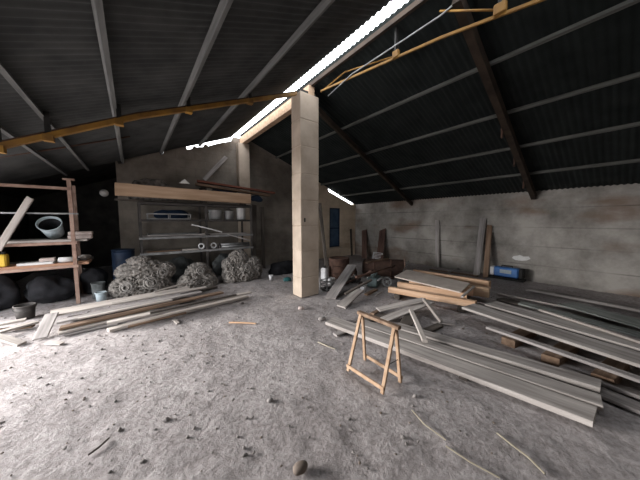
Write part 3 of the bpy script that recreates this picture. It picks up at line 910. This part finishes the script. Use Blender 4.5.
flat('wide pale sheet at the back of the left board pile', (50, 313), (189, 288), 0.165, 0.34, 0.025, 'pale_wood', G, name='board', cat='board')
flat('grey plank lying just in front of the wide pale sheet', (57, 321), (201, 291), 0.14, 0.15, 0.03, 'grey_wood', G)
flat('brown plank in the middle of the left board pile', (60, 327), (222, 291.5), 0.105, 0.13, 0.035, 'brown_wood', G)
flat('pale plank reaching furthest right of the left board pile', (107, 322), (250, 291.5), 0.14, 0.11, 0.035, 'pale_wood', G)
flat('lowest long plank along the front of the left board pile', (108, 329), (247, 295.5), 0.045, 0.12, 0.04, 'pale_wood', G)
flat('short pale batten lying on the front of the left board pile', (140, 316), (214, 300), 0.155, 0.07, 0.03, 'pale_wood', G, name='batten', cat='batten')
flat('short plank at the lower left of the left board pile', (58, 332), (150, 311), 0.062, 0.14, 0.03, 'pale_wood', G)
flat('thin grey lath at the foot of the left board pile', (64, 334), (118, 323), 0.026, 0.07, 0.022, 'grey_wood', G, name='lath', cat='lath')
flat('dark plank buried under the left board pile', (66, 318), (196, 297), 0.062, 0.16, 0.04, 'dark_wood', G)
flat('tilted grey slab propped on the left end of the left board pile', (40, 338), (52, 313), 0.0, 0.14, 0.025, 'grey_wood', G, za=0.03, zb=0.20, name='slab', cat='slab')
flat('thin pale pole slanting over the foot of the middle fibre heap', (154, 291.5), (190, 281.5), 0.0, 0.045, 0.03, 'pale_wood', G, za=0.22, zb=0.26, name='batten', cat='batten')
flat('dark short board lying before the middle fibre heap', (182, 294), (216, 286), 0.05, 0.12, 0.04, 'dark_wood', G)
flat('thin pale plank wedged between the grey and the brown plank of the left pile', (78, 318), (172, 299), 0.168, 0.07, 0.025, 'pale_wood', G)
flat('dark thin batten near the right end of the left board pile', (150, 312), (236, 294), 0.19, 0.05, 0.028, 'dark_wood', G, name='batten', cat='batten')
flat('short brown batten lying at the front of the left board pile', (128, 326), (186, 312), 0.075, 0.05, 0.028, 'brown_wood', G, name='batten', cat='batten')
flat('pale plank hugging the back of the left board pile, ending at the fibre heaps', (112, 303), (206, 286.5), 0.195, 0.10, 0.025, 'pale_wood', G)
G2 = 'boards at the left edge'
flat('uppermost pale board at the left edge of the photo', (-12, 326), (26, 318.5), 0.12, 0.11, 0.03, 'pale_wood', G2)
flat('second pale board from the back at the left edge of the photo', (-14, 335), (37, 321), 0.09, 0.10, 0.03, 'pale_wood', G2)
flat('brown board among the pale ones at the left edge of the photo', (-6, 330), (33, 325), 0.055, 0.10, 0.03, 'brown_wood', G2)
flat('front board slanting the other way at the left edge of the photo', (-10, 333), (22, 343), 0.03, 0.10, 0.028, 'pale_wood', G2, za=0.125, zb=0.03)
flat('small pale offcut lying on the ground before the left pile', (47, 342), (62, 343), 0.018, 0.07, 0.018, 'pale_wood', name='offcut', cat='offcut')
flat('tiny pale chip standing out on the ground right of the left pile', (174, 319), (178, 323), 0.018, 0.05, 0.018, 'pale_wood', name='wood_chip', cat='chip')
flat('thin pinkish lath lying on the open floor left of the column', (229, 322), (256, 323), 0.014, 0.035, 0.014, 'fresh_wood', name='lath', cat='lath')

# ------------------------------------------------------------------ corner behind the column
plank('dark post leaning just behind the right side of the column', PZ(328, 276, 0.0), PX(320, 203, PZ(328, 276, 0).x + 0.0), 0.09, 0.07, 'dark_wood', name='post', cat='post', side=(1, -0.3, 0), top=False)
XW = 8.36


def lean(label, pfoot, ptop, out, wd, th, m, name='leaning_board', cat='board', y=None):
    tp = PX(ptop[0], ptop[1], XW - th)
    ft = PX(pfoot[0], pfoot[1], XW - out)
    ft.z = 0.0
    return plank(label, tp, ft, wd, th, m, None, name, cat, side=(0, 1, 0), top=False)


lean('red-brown plank leaning on the right wall nearest the blue window', (364, 258), (364, 230), 0.55, 0.26, 0.03, 'brown_red')
lean('dark red-brown plank leaning on the right wall next to the white grille', (379, 258), (382.5, 229.5), 0.55, 0.30, 0.03, 'brown_red')
plank('thin dark board standing in the corner beside the blue window', PY(350.5, 229, 8.04), V((PY(351, 253, 7.9).x, 7.86, 0.0)), 0.12, 0.03, 'dark_wood', name='leaning_board', cat='board', side=(1, 0, 0), top=False)
gr = thing('grille', 'white slatted grille leaning before the red-brown planks', 'grille', PX(376, 262, 7.45))
gz = gr.location.z
gx, gy = gr.location.x, gr.location.y
sd = 0.42
fr_ = MB()
for z in (0.36, 0.62):
    pass
for y in (-sd / 2, sd / 2):
    MB().bar((gx, gy + y, gz + 0.02), (gx + 0.12, gy + y, gz + 0.36), 0.025, 0.025, (0, 1, 0)).build('side_bar', M['white'], gr)
for k in range(7):
    u = k / 6
    MB().bar((gx + 0.12 * u, gy - sd / 2, gz + 0.03 + 0.32 * u), (gx + 0.12 * u, gy + sd / 2, gz + 0.03 + 0.32 * u), 0.02, 0.018).build('slat', M['white'], gr)
# long boards on the right wall
lean('grey board leaning on the right wall, tallest of the pair by the timber stack', (476, 279), (483, 218), 0.50, 0.17, 0.03, 'grey_wood')
lean('darker narrow board leaning beside the tallest one on the right wall', (485, 281), (489.5, 225), 0.50, 0.13, 0.04, 'brown_wood')
lean('narrow upright board leaning on the right wall behind the timber stack', (437, 270), (437, 220), 0.12, 0.14, 0.03, 'grey_wood')

# rusty machine scrap
def on(px, py, z=0.0):
    return PZ(px, py, z)


rd = thing('drum', 'red-brown rusty drum standing right behind the column', 'drum', on(339, 279))
dl_ = rd.location
MB().lathe([(0, 0), (0.27, 0), (0.28, 0.02), (0.28, 0.58), (0.27, 0.60), (0.25, 0.575), (0, 0.575)], Matrix.Translation(dl_)).build('body', M['rust'], rd)
for z in (0.2, 0.4):
    MB().torus(dl_ + V((0, 0, z)), 0.282, 0.014).build('hoop', M['rust'], rd)
tk = thing('tank', 'long rusty tank lying on its side with a tan round end', 'tank', on(380, 276))
ta, tb = on(362, 276), on(403, 278)
ta.z = tb.z = 0.27
ax = (tb - ta).normalized()
q = Matrix.Translation(ta) @ V((0, 0, 1)).rotation_difference(ax).to_matrix().to_4x4()
Lt = (tb - ta).length
MB().lathe([(0, 0.0), (0.16, 0.01), (0.23, 0.06), (0.25, 0.12), (0.25, Lt)], q).build('shell', M['rust'], tk)
shl = tk.children[-1]
MB().lathe([(0.25, Lt), (0.27, Lt), (0.27, Lt + 0.03), (0.24, Lt + 0.04), (0.12, Lt + 0.06), (0, Lt + 0.065), (0, Lt)], q).build('end_plate', M['rust_post'], tk)
for u in (0.3, 0.7):
    MB().torus(ta + ax * Lt * u, 0.252, 0.014, ax).build('hoop', M['rust'], shl)
MB().tube([ta + ax * Lt * 0.5 + V((0, 0, 0.24)), ta + ax * Lt * 0.5 + V((0, 0, 0.36))], 0.05, 14).build('filler_neck', M['rust'], shl)
for s in (0.22, 0.78):
    c = ta + ax * Lt * s
    MB().bar(c + V((-0.22, -0.1, -0.24)), c + V((0.22, 0.1, -0.24)), 0.08, 0.06).build('skid', M['rust'], tk)
wh = thing('wheel', 'small grey wheel lying among scrap in front of the rusty tank', 'wheel', on(387, 287))
wc = wh.location + V((0, 0, 0.13))
axw = V((-0.5, -0.75, 0.45))
MB().torus(wc, 0.105, 0.02, axw).build('tyre', M['steel'], wh)
q = Matrix.Translation(wc) @ V((0, 0, 1)).rotation_difference(axw.normalized()).to_matrix().to_4x4()
MB().lathe([(0.0, -0.02), (0.035, -0.02), (0.035, 0.03), (0, 0.03)], q).build('hub', M['steel'], wh)
hub = wh.children[-1]
for kq in range(4):
    an = kq * math.pi / 2
    MB().bar(q @ V((0.03 * math.cos(an), 0.03 * math.sin(an), 0)), q @ V((0.09 * math.cos(an), 0.09 * math.sin(an), 0)), 0.018, 0.012).build('spoke', M['steel'], hub)
en = thing('engine', 'grey-green seized engine block on the floor before the rusty tank', 'engine', on(374, 286))
ec = en.location
rz = Matrix.Rotation(R(25), 3, 'Z')
MB().box(ec + V((0, 0, 0.13)), (0.42, 0.24, 0.22), rz, 0.02).build('block', M['green_grey'], en)
blk = en.children[-1]
for k_ in range(3):
    p = ec + rz @ V((-0.13 + 0.13 * k_, 0.0, 0.24))
    MB().lathe([(0, 0), (0.05, 0), (0.05, 0.07), (0.035, 0.085), (0, 0.085)], Matrix.Translation(p), 16).build('cylinder_head', M['green_grey'], blk)
MB().lathe([(0, 0), (0.09, 0), (0.09, 0.03), (0, 0.03)], Matrix.Translation(ec + rz @ V((0.24, 0, 0.13))) @ Matrix.Rotation(R(90), 4, 'Y'), 20).build('pulley', M['steel'], blk)
MB().tube([ec + rz @ V((-0.2, -0.14, 0.2)), ec + rz @ V((0.0, -0.20, 0.24)), ec + rz @ V((0.2, -0.16, 0.18))], 0.022, 10).build('exhaust_pipe', M['steel'], en)
wcn = thing('canister', 'white plastic canister standing right beside the column', 'canister', on(324.5, 281))
c = wcn.location
MB().box(c + V((0, 0, 0.18)), (0.18, 0.16, 0.36), rz, 0.03).build('body', M['white'], wcn)
MB().lathe([(0, 0.36), (0.035, 0.36), (0.035, 0.41), (0, 0.41)], Matrix.Translation(c), 16).build('cap', M['black_iron'], wcn)
bx = on(329, 289)
ct = thing('crate', 'small wire crate on the floor right beside the column base', 'crate', bx)
for z in (0.03, 0.12, 0.22):
    for (sx, sy, lx, ly) in ((0, -0.13, 0.34, 0.012), (0, 0.13, 0.34, 0.012), (-0.17, 0, 0.012, 0.272), (0.17, 0, 0.012, 0.272)):
        MB().box(bx + V((sx, sy, z)), (lx, ly, 0.018)).build('wire', M['steel'], ct)
for sx in (-0.17, 0.17):
    for sy in (-0.13, 0.13):
        MB().box(bx + V((sx, sy, 0.12)), (0.02, 0.02, 0.24)).build('corner_post', M['steel'], ct)
MB().box(bx + V((0, 0, 0.012)), (0.34, 0.26, 0.012)).build('base', M['dark_steel'], ct)
for kk, (pa, pb, za, zb, r, m, lab) in enumerate((
        ((346, 283), (372, 271), 0.05, 0.55, 0.022, 'rust', 'rusty pipe poking up out of the scrap behind the two slanting planks'),
        ((356, 277), (394, 266), 0.62, 0.58, 0.02, 'rust', 'rusty pipe laid along the top of the rusty tank'),
        ((397, 284), (408, 262), 0.04, 0.50, 0.014, 'steel', 'bent steel rod leaning against the tank end'),
        ((391, 288), (402, 285.5), 0.03, 0.03, 0.025, 'green_grey', 'short grey-green pipe on the floor next to the small wheel'))):
    t = thing('pipe', lab, 'pipe', on(*pa), 'scrap pipes in the corner')
    A_, B_ = PZ(*pa, za), PZ(*pb, zb)
    MB().tube([A_, A_.lerp(B_, 0.5) + V((0, 0, -0.01)), B_], r, 10).build('tube', M[m], t)
    MB().tube([A_.lerp(B_, 0.9), B_ + (B_ - A_).normalized() * 0.02], r * 1.35, 10).build('collar', M[m], t)
for kk, (pp, rad, m, lab) in enumerate((
        ((356, 280), (0.09, 0.10, 0.2), 'rust', 'crumpled rusty sheet metal between the drum and the tank'),
        ((358, 283), (0.14, 0.12, 0.12), 'dark_steel', 'dark lump of scrap iron left of the engine block'),
        ((347, 285), (0.12, 0.10, 0.12), 'dark_steel', 'dark lump of scrap under the wide slanting plank'))):
    p = on(*pp)
    tag(MB().blob(p + V((0, 0.1, rad[2] * 0.6)), rad, 0.42, 5, 40 + kk * 7, 4, floor=0.0, fold=True).build('scrap_metal', M[m]), lab, 'scrap')
for kk, (pp, s, m, lab) in enumerate((
        ((363, 291), (0.14, 0.10, 0.10), 'white', 'small white box among scrap in front of the engine block'),
        ((332, 283), (0.12, 0.1, 0.12), 'paper', 'small white carton in the scrap right of the column'),
        ((369, 282), (0.1, 0.1, 0.12), 'aluminium', 'small bright tin among scrap beside the engine block'))):
    p = on(*pp)
    t = thing('box', lab, 'box', p, 'small boxes in the scrap')
    MB().box(p + V((0, 0, s[2] / 2)), s, rz, 0.006).build('body', M[m], t)
    MB().box(p + V((0, 0, s[2] + 0.006)), (s[0] + 0.008, s[1] + 0.008, 0.012), rz).build('lid', M[m], t)
for lab, pa, pb, za, zb, wd, th, m in (
        ('rust-brown batten lying across the top of the rusty tank', (366, 262), (388, 258), 0.60, 0.60, 0.07, 0.035, 'brown_wood'),
        ('brown board end lying flat before the engine block', (366, 294), (376, 289), 0.03, 0.03, 0.10, 0.03, 'brown_wood'),
        ('short pale stick lying on the ground before the wheel', (376, 295), (382, 291), 0.02, 0.02, 0.03, 0.02, 'pale_wood')):
    flat(lab, pa, pb, 0, wd, th, m, 'wood scraps in the corner', za=za, zb=zb, name='wood_scrap', cat='batten')
for lab, px_, py_, r_, h_, m in (('small rusty tin standing left of the engine block', 360.5, 287.5, 0.05, 0.13, 'rust'),
                                 ('small grey tin lying near the wire crate', 337, 292.5, 0.045, 0.11, 'steel'),
                                 ('white jar on the floor between the canister and the rusty drum', 329.5, 284, 0.04, 0.16, 'white')):
    p = on(px_, py_)
    t = thing('tin', lab, 'tin', p, 'small tins in the scrap')
    MB().lathe([(0, 0), (r_, 0), (r_, h_), (0, h_)], Matrix.Translation(p), 18).build('body', M[m], t)
    MB().lathe([(0, h_), (r_ * 1.05, h_), (r_ * 1.05, h_ + 0.012), (0, h_ + 0.014)], Matrix.Translation(p), 18).build('lid', M['dark_steel'], t)
flat('wide grey plank slanting down from the scrap to the floor by the column', (352, 265), (330, 298), 0, 0.24, 0.03, 'grey_wood', za=0.50, zb=0.035)
flat('shorter grey plank lying right of the wide slanting one', (360, 289), (341, 306), 0, 0.20, 0.03, 'silver_wood', za=0.14, zb=0.035)
flat('dark batten on the floor between the two slanting grey planks', (337, 296), (351, 289), 0, 0.08, 0.03, 'dark_wood', za=0.035, zb=0.045, name='batten', cat='batten')
flat('thin dark batten leaning out of the scrap above the shorter grey plank', (345, 293), (371, 279), 0, 0.06, 0.04, 'dark_wood', za=0.20, zb=0.42, name='batten', cat='batten')

# ------------------------------------------------------------------ stack of fresh timber
G3 = 'timbers in the fresh stack'
A0, A1 = PZ(389, 286.5, 0.23), PZ(476, 301, 0.23)
dirx = (A1 - A0).normalized()
diry = V((-dirx.y, dirx.x, 0))
Ls = (A1 - A0).length
for u, lab in ((0.12, 'left dark bearer under the fresh timber stack'), (0.86, 'right dark bearer under the fresh timber stack')):
    p = A0 + dirx * Ls * u
    p.z = 0.11
    plank(lab, p - diry * 0.05, p + diry * 1.15, 0.10, 0.11, 'dark_wood', G3, name='bearer', cat='beam', bow=0)
plank('front orange beam of the fresh timber stack', A0, A1, 0.10, 0.115, 'fresh_wood', G3, name='timber_beam', cat='beam', bow=0)
m0 = A0 + diry * 0.24 + dirx * 0.12; m1 = A1 + diry * 0.24 - dirx * 0.16
plank('second orange beam of the fresh timber stack, right under the panel', V((m0.x, m0.y, 0.30)), V((m1.x, m1.y, 0.30)), 0.10, 0.185, 'fresh_wood', G3, name='timber_beam', cat='beam', bow=0)
m0 = A0 + diry * 0.74 + dirx * 0.2; m1 = A1 + diry * 0.74 - dirx * 0.1
plank('hidden beam carrying the back edge of the panel in the fresh stack', V((m0.x, m0.y, 0.30)), V((m1.x, m1.y, 0.30)), 0.10, 0.185, 'fresh_wood', G3, name='timber_beam', cat='beam', bow=0)
b0_, b1_ = PZ(414, 269.5, 0.30), PZ(490, 281, 0.30)
plank('back orange beam of the fresh timber stack', b0_, b1_, 0.10, 0.185, 'fresh_wood', G3, name='timber_beam', cat='beam', bow=0)
b2_ = PZ(480, 286.5, 0.30)
plank('stubby orange beam end at the right of the fresh timber stack', b2_ - dirx * 0.2, b2_ + dirx * 0.16, 0.12, 0.19, 'honey_wood', G3, name='timber_beam', cat='beam', bow=0)
pc = [PZ(394.6, 276.5, 0.325), PZ(407, 269.5, 0.325), PZ(470, 283, 0.325), PZ(460.5, 292, 0.325)]
mb = MB()
lo = [mb.bm.verts.new(p - V((0, 0, 0.022))) for p in pc]
hi = [mb.bm.verts.new(p) for p in pc]
mb.bm.faces.new(hi); mb.bm.faces.new(lo[::-1])
for i in range(4):
    mb.bm.faces.new((lo[i], lo[(i + 1) % 4], hi[(i + 1) % 4], hi[i]))
tag(mb.build('panel', M['panel']), 'large dusty beige panel lying flat on the fresh timber stack', 'panel')
flat('small pale batten sticking out beside the right end of the panel', (462, 296), (474, 286), 0, 0.04, 0.03, 'pale_wood', za=0.33, zb=0.36, name='batten', cat='batten')
for kk, (pa, pb, za, zb, wd, m, lab) in enumerate((
        ((430, 269), (478, 275.5), 0.037, 0.037, 0.09, 'brown_wood', 'brown batten lying behind the panel, farthest from us'),
        ((436, 273), (470, 278), 0.037, 0.037, 0.06, 'dark_wood', 'thin dark batten lying along the back orange beam'),
        ((441, 275), (458, 268), 0.074, 0.074, 0.06, 'grey_wood', 'short grey batten lying crosswise behind the panel'))):
    flat(lab, pa, pb, 0, wd, 0.035, m, 'loose battens behind the panel', za=za, zb=zb, name='batten', cat='batten')

# blue case by the wall
bc = thing('case', 'bright blue plastic case on the floor by the long right wall', 'case', PX(506, 283, 8.10))
p = bc.location
p.z = max(p.z, 0.0)
bc.location = p
MB().box(p + V((0, 0, 0.20)), (0.22, 0.56, 0.26), None, 0.03).build('body', M['blue'], bc)
bcb = bc.children[-1]
MB().box(p + V((-0.01, 0.32, 0.20)), (0.20, 0.10, 0.24), None, 0.02).build('end_cap', M['white'], bc)
MB().box(p + V((0.0, -0.33, 0.20)), (0.22, 0.10, 0.26), None, 0.02).build('end_cap', M['black_iron'], bc)
MB().box(p + V((-0.115, 0.0, 0.22)), (0.02, 0.26, 0.10), None, 0.004).build('label_plate', M['pale_blue'], bcb)
MB().tube([p + V((0, -0.12, 0.32)), p + V((0, -0.12, 0.37)), p + V((0, 0.12, 0.37)), p + V((0, 0.12, 0.32))], 0.014, 8).build('handle', M['black_iron'], bc)
MB().box(p + V((0, 0, 0.025)), (0.26, 0.8, 0.05)).build('base', M['black_iron'], bc)

# ------------------------------------------------------------------ scrap boards between the stack and the trestle
G4 = 'scrap boards in the fan-shaped heap'
flat('uppermost pale board of the fan-shaped scrap heap', (378, 309), (424, 299), 0, 0.17, 0.025, 'silver_wood', G4, za=0.10, zb=0.235)
flat('grey board spread left at the front of the scrap heap', (384, 319), (430, 301), 0, 0.17, 0.025, 'silver_wood', G4, za=0.05, zb=0.205)
flat('short dark board under the grey one in the scrap heap', (402, 331), (413, 311), 0, 0.18, 0.025, 'dark_wood', G4, za=0.03, zb=0.10)
flat('pale pole slanting up to the top of the scrap heap, left one', (425, 340), (411, 309), 0, 0.06, 0.04, 'pale_wood', G4, za=0.155, zb=0.28, name='batten', cat='batten')
flat('pale pole slanting down from the timber stack, right one', (442, 321), (424, 298), 0, 0.055, 0.045, 'pale_wood', G4, za=0.05, zb=0.30, name='batten', cat='batten')
flat('low dark board lying at the right of the scrap heap', (414, 336), (440, 324), 0.03, 0.12, 0.03, 'dark_wood', G4)
flat('thin grey strip lying right of the two pale poles', (431, 321.5), (455, 324), 0.018, 0.07, 0.018, 'grey_wood', G4)
flat('short grey board lying left behind the trestle', (335, 334), (364, 322), 0.03, 0.10, 0.03, 'grey_wood', G4)
flat('dark board lying behind the long boards near the trestle', (358, 322), (385, 314), 0.035, 0.13, 0.035, 'dark_wood', G4)
flat('brown offcut on the floor left of the scrap heap', (392, 304), (372, 313), 0.03, 0.08, 0.03, 'brown_wood', G4)

# ------------------------------------------------------------------ long boards, right foreground
G5 = 'long grey boards behind the trestle'
plank('front long grey board of the three behind the trestle', (2.36, 2.80, 0.080), (2.82, 0.09, 0.080), 0.25, 0.05, 'silver_wood', G5)
plank('middle long grey board of the three behind the trestle', (2.66, 2.46, 0.085), (3.08, 0.07, 0.085), 0.20, 0.05, 'silver_wood', G5)
plank('back long grey board of the three behind the trestle', (2.97, 2.02, 0.095), (3.37, 0.09, 0.095), 0.19, 0.05, 'silver_wood', G5)
plank('short dark batten lying crosswise under the long grey boards', (2.56, 0.95, 0.025), (3.26, 1.02, 0.025), 0.08, 0.025, 'dark_wood', None, name='batten', cat='batten', bow=0)
flat('narrow grey board ending in a point behind the three long ones', (482, 347), (600, 385), 0.035, 0.07, 0.033, 'grey_wood')
flat('long grey board running out of the frame under the pallet pile', (556, 373), (668, 418), 0.038, 0.17, 0.034, 'grey_wood')
flat('grey board running out of the frame just above the previous ground board', (560, 366), (670, 405), 0.04, 0.10, 0.035, 'grey_wood').update_tag()

G6 = 'boards in the right pile'
E0, E1 = PZ(488, 326, 0.19), PZ(660, 385, 0.19)
dE = (E1 - E0).normalized(); nE = V((-dE.y, dE.x, 0))
for kk, (px, py, lab) in enumerate(((510, 338, 'leftmost wooden block under the right board pile'), (552, 355, 'middle wooden block under the right board pile'), (604, 375, 'rightmost wooden block under the right board pile'))):
    c = PZ(px, py, 0.08)
    plank(lab, c - nE * 0.05, c + nE * 0.62, 0.15, 0.155, 'brown_wood', G6, name='wood_block', cat='block', bow=0)
plank('narrow front plank of the right pile resting on the blocks', E0, E1, 0.10, 0.03, 'grey_wood', G6, bow=0)
F0, F1 = PZ(470, 308.5, 0.27), PZ(670, 374, 0.27)
plank('wide pale front board on top of the right pile', (4.15, 1.52, 0.27), (3.78, -0.45, 0.27), 0.34, 0.035, 'silver_wood', G6, bow=0)
H0, H1 = PZ(497, 302.5, 0.305), PZ(680, 362, 0.305)
plank('wide pale second board on top of the right pile', (4.56, 1.34, 0.275), (4.20, -0.50, 0.275), 0.32, 0.035, 'silver_wood', G6, bow=0)
plank('wide grey board under the two pale top boards of the right pile', PZ(486, 309, 0.232) + nE * 0.1, PZ(680, 376, 0.232) + nE * 0.1, 0.34, 0.035, 'dark_wood', G6, bow=0)
flat('thin pale lath lying behind the pale boards of the right pile', (540, 309), (668, 350), 0.307, 0.05, 0.028, 'pale_wood', G6, name='lath', cat='lath')
flat('farthest thin pale lath along the right wall', (498, 293), (660, 325), 0.06, 0.06, 0.03, 'pale_wood', name='lath', cat='lath')
flat('pale lath pointing left out of the right pile beside the timber stack', (478, 302), (540, 317), 0.032, 0.05, 0.03, 'pale_wood', G6, name='lath', cat='lath')
flat('wide grey-green sheet lying along the right wall', (566, 303), (700, 340), 0.10, 0.44, 0.02, 'green_sheet', name='sheet', cat='sheet')
flat('grey-green board between the thin lath and the sheet by the right wall', (520, 302), (680, 345), 0.14, 0.20, 0.03, 'green_sheet', name='board', cat='board')
flat('dark board on the floor in front of the blue case', (500, 298), (600, 322), 0.05, 0.2, 0.04, 'dark_wood', name='board', cat='board')
flat('grey plank at the foot of the right wall', (528, 288), (680, 316), 0.08, 0.2, 0.05, 'grey_wood', name='board', cat='board')

# ------------------------------------------------------------------ trestle
tr = thing('trestle', 'small wooden A-frame trestle standing before the long boards', 'trestle', (1.90, 1.55, 0))
fz = 0.0
LF, RF, RB, LB = V((1.75, 1.77, fz)), V((1.76, 1.33, fz)), V((2.03, 1.32, fz)), V((2.05, 1.80, fz))
TL, TR = V((1.925, 1.745, 0.60)), V((1.93, 1.325, 0.60))
for f, t_ in ((LF, TL), (RF, TR), (RB, TR), (LB, TL)):
    s = V((0.012 if f.x > 1.9 else -0.012, 0, 0))
    MB().bar(f, t_ + s, 0.036, 0.022, (1, 0, 0), 0.003).build('leg', M['honey_wood'], tr)
MB().bar(TL + V((0, 0.05, 0.0)), TR + V((0, -0.05, 0.0)), 0.05, 0.034, bev=0.003).build('top_rail', M['brown_wood'], tr)
def up_(f, t_, u): return f.lerp(t_, u)
MB().bar(up_(LF, TL, 0.09) + V((-0.016, 0.02, 0)), up_(RF, TR, 0.09) + V((-0.016, -0.02, 0)), 0.018, 0.036, bev=0.003).build('stretcher', M['honey_wood'], tr)
MB().bar(up_(LB, TL, 0.09) + V((0.016, 0.02, 0)), up_(RB, TR, 0.09) + V((0.016, -0.02, 0)), 0.018, 0.036, bev=0.003).build('stretcher', M['honey_wood'], tr)
for f1, f2, t_ in ((RF, RB, TR),):
    MB().tube([up_(f1, t_, 0.42), up_(f2, t_, 0.42)], 0.004, 6).build('wire_tie', M['dark_steel'], tr)

# ------------------------------------------------------------------ litter on the ground
def twig(label, pts, r=0.006, m='straw'):
    tag(MB().tube([PZ(x, y, 0.006 + (k % 2) * 0.006) for k, (x, y) in enumerate(pts)], r, 6).build('twig', M[m]), label, 'twig')


twig('long thin pale twig lying in the right foreground', [(497, 433), (512, 445), (528, 457), (545, 474)], 0.006)
twig('thin twig lying on the floor in the lower left', [(88, 455), (98, 448), (109, 438)], 0.007, 'dark_wood')
twig('thin pale twig left of the trestle', [(318, 342), (327, 346), (335, 349)], 0.006)
twig('pale straw lying in front of the trestle', [(412, 410), (424, 424), (446, 440)], 0.005)
twig('thin pale twig slanting low in the centre foreground', [(446, 446), (470, 462), (500, 478)], 0.005)


def stone(label, px, py, r, seed, m='stone', group=None):
    p = PZ(px, py, 0)
    tag(MB().blob(p + V((0, 0, r * 0.35)), (r, r * 0.8, r * 0.6), 0.4, 6, seed, 3, floor=-0.004).build('stone', M[m]), label, 'stone', group)


stone('dark clod of earth at the bottom edge of the photo', 300, 470, 0.05, 1, 'dark_clod')
stone('reddish stone at the foot of the column', 301, 309, 0.05, 2, 'pink_block')
stone('pale stone on the floor in the right part of the open ground', 415, 397, 0.025, 3)
stone('pale stone lying in front of the column', 270, 401, 0.025, 4)
stone('dark stone right of the left board pile', 242, 304, 0.035, 5, 'dark_steel')
stone('flat grey stone behind the left leg of the trestle', 322, 320, 0.06, 6)
bpy.context.view_layer.update()
zones = []
for o in COL.objects:
    t = o
    while t.parent:
        t = t.parent
    if o.type != 'MESH' or t.get('kind') == 'structure' and t.name not in ('column', 'pillar'):
        continue
    bb = [o.matrix_world @ V(c) for c in o.bound_box]
    if min(v.z for v in bb) < 0.12:
        zones.append((min(v.x for v in bb), max(v.x for v in bb), min(v.y for v in bb), max(v.y for v in bb), o, o.matrix_world.inverted()))


def free(x, y):
    for x0, x1, y0, y1, o, inv in zones:
        if x0 - 0.03 < x < x1 + 0.03 and y0 - 0.03 < y < y1 + 0.03:
            q = inv @ V((x, y, 0.0))
            b = o.bound_box
            if min(c[0] for c in b) - 0.03 < q.x < max(c[0] for c in b) + 0.03 and min(c[1] for c in b) - 0.03 < q.y < max(c[1] for c in b) + 0.03:
                return False
    return True


rr = random.Random(4)
mb = MB()
for mi, cnt, r0, r1 in ((0, 1500, 0.005, 0.017), (1, 850, 0.004, 0.012)):
    for i in range(cnt):
        x, y = rr.uniform(-2.3, 7.8), rr.uniform(0.5, 7.2)
        r = rr.uniform(r0, r1) * (1.5 if rr.random() < 0.05 else 1)
        a = rr.uniform(0, 6.28)
        sx, sy, sz = rr.uniform(0.7, 1.7), rr.uniform(0.6, 1.2), rr.uniform(0.4, 0.8)
        if not free(x, y):
            continue
        res = bmesh.ops.create_icosphere(mb.bm, subdivisions=1, radius=r)
        for v in res['verts']:
            c = v.co * rr.uniform(0.8, 1.15)
            v.co = V((x + (c.x * sx) * math.cos(a) - c.y * sy * math.sin(a), y + c.x * sx * math.sin(a) + c.y * sy * math.cos(a), -0.006 + c.z * sz))
        for f in {f for v in res['verts'] for f in v.link_faces}:
            f.material_index = mi
gv = mb.build('gravel', M['stone'])
gv.data.materials.append(M['dark_clod'])
tag(gv, 'crumbs of earth, gravel and bark strewn over the floor', 'gravel', kind='stuff')
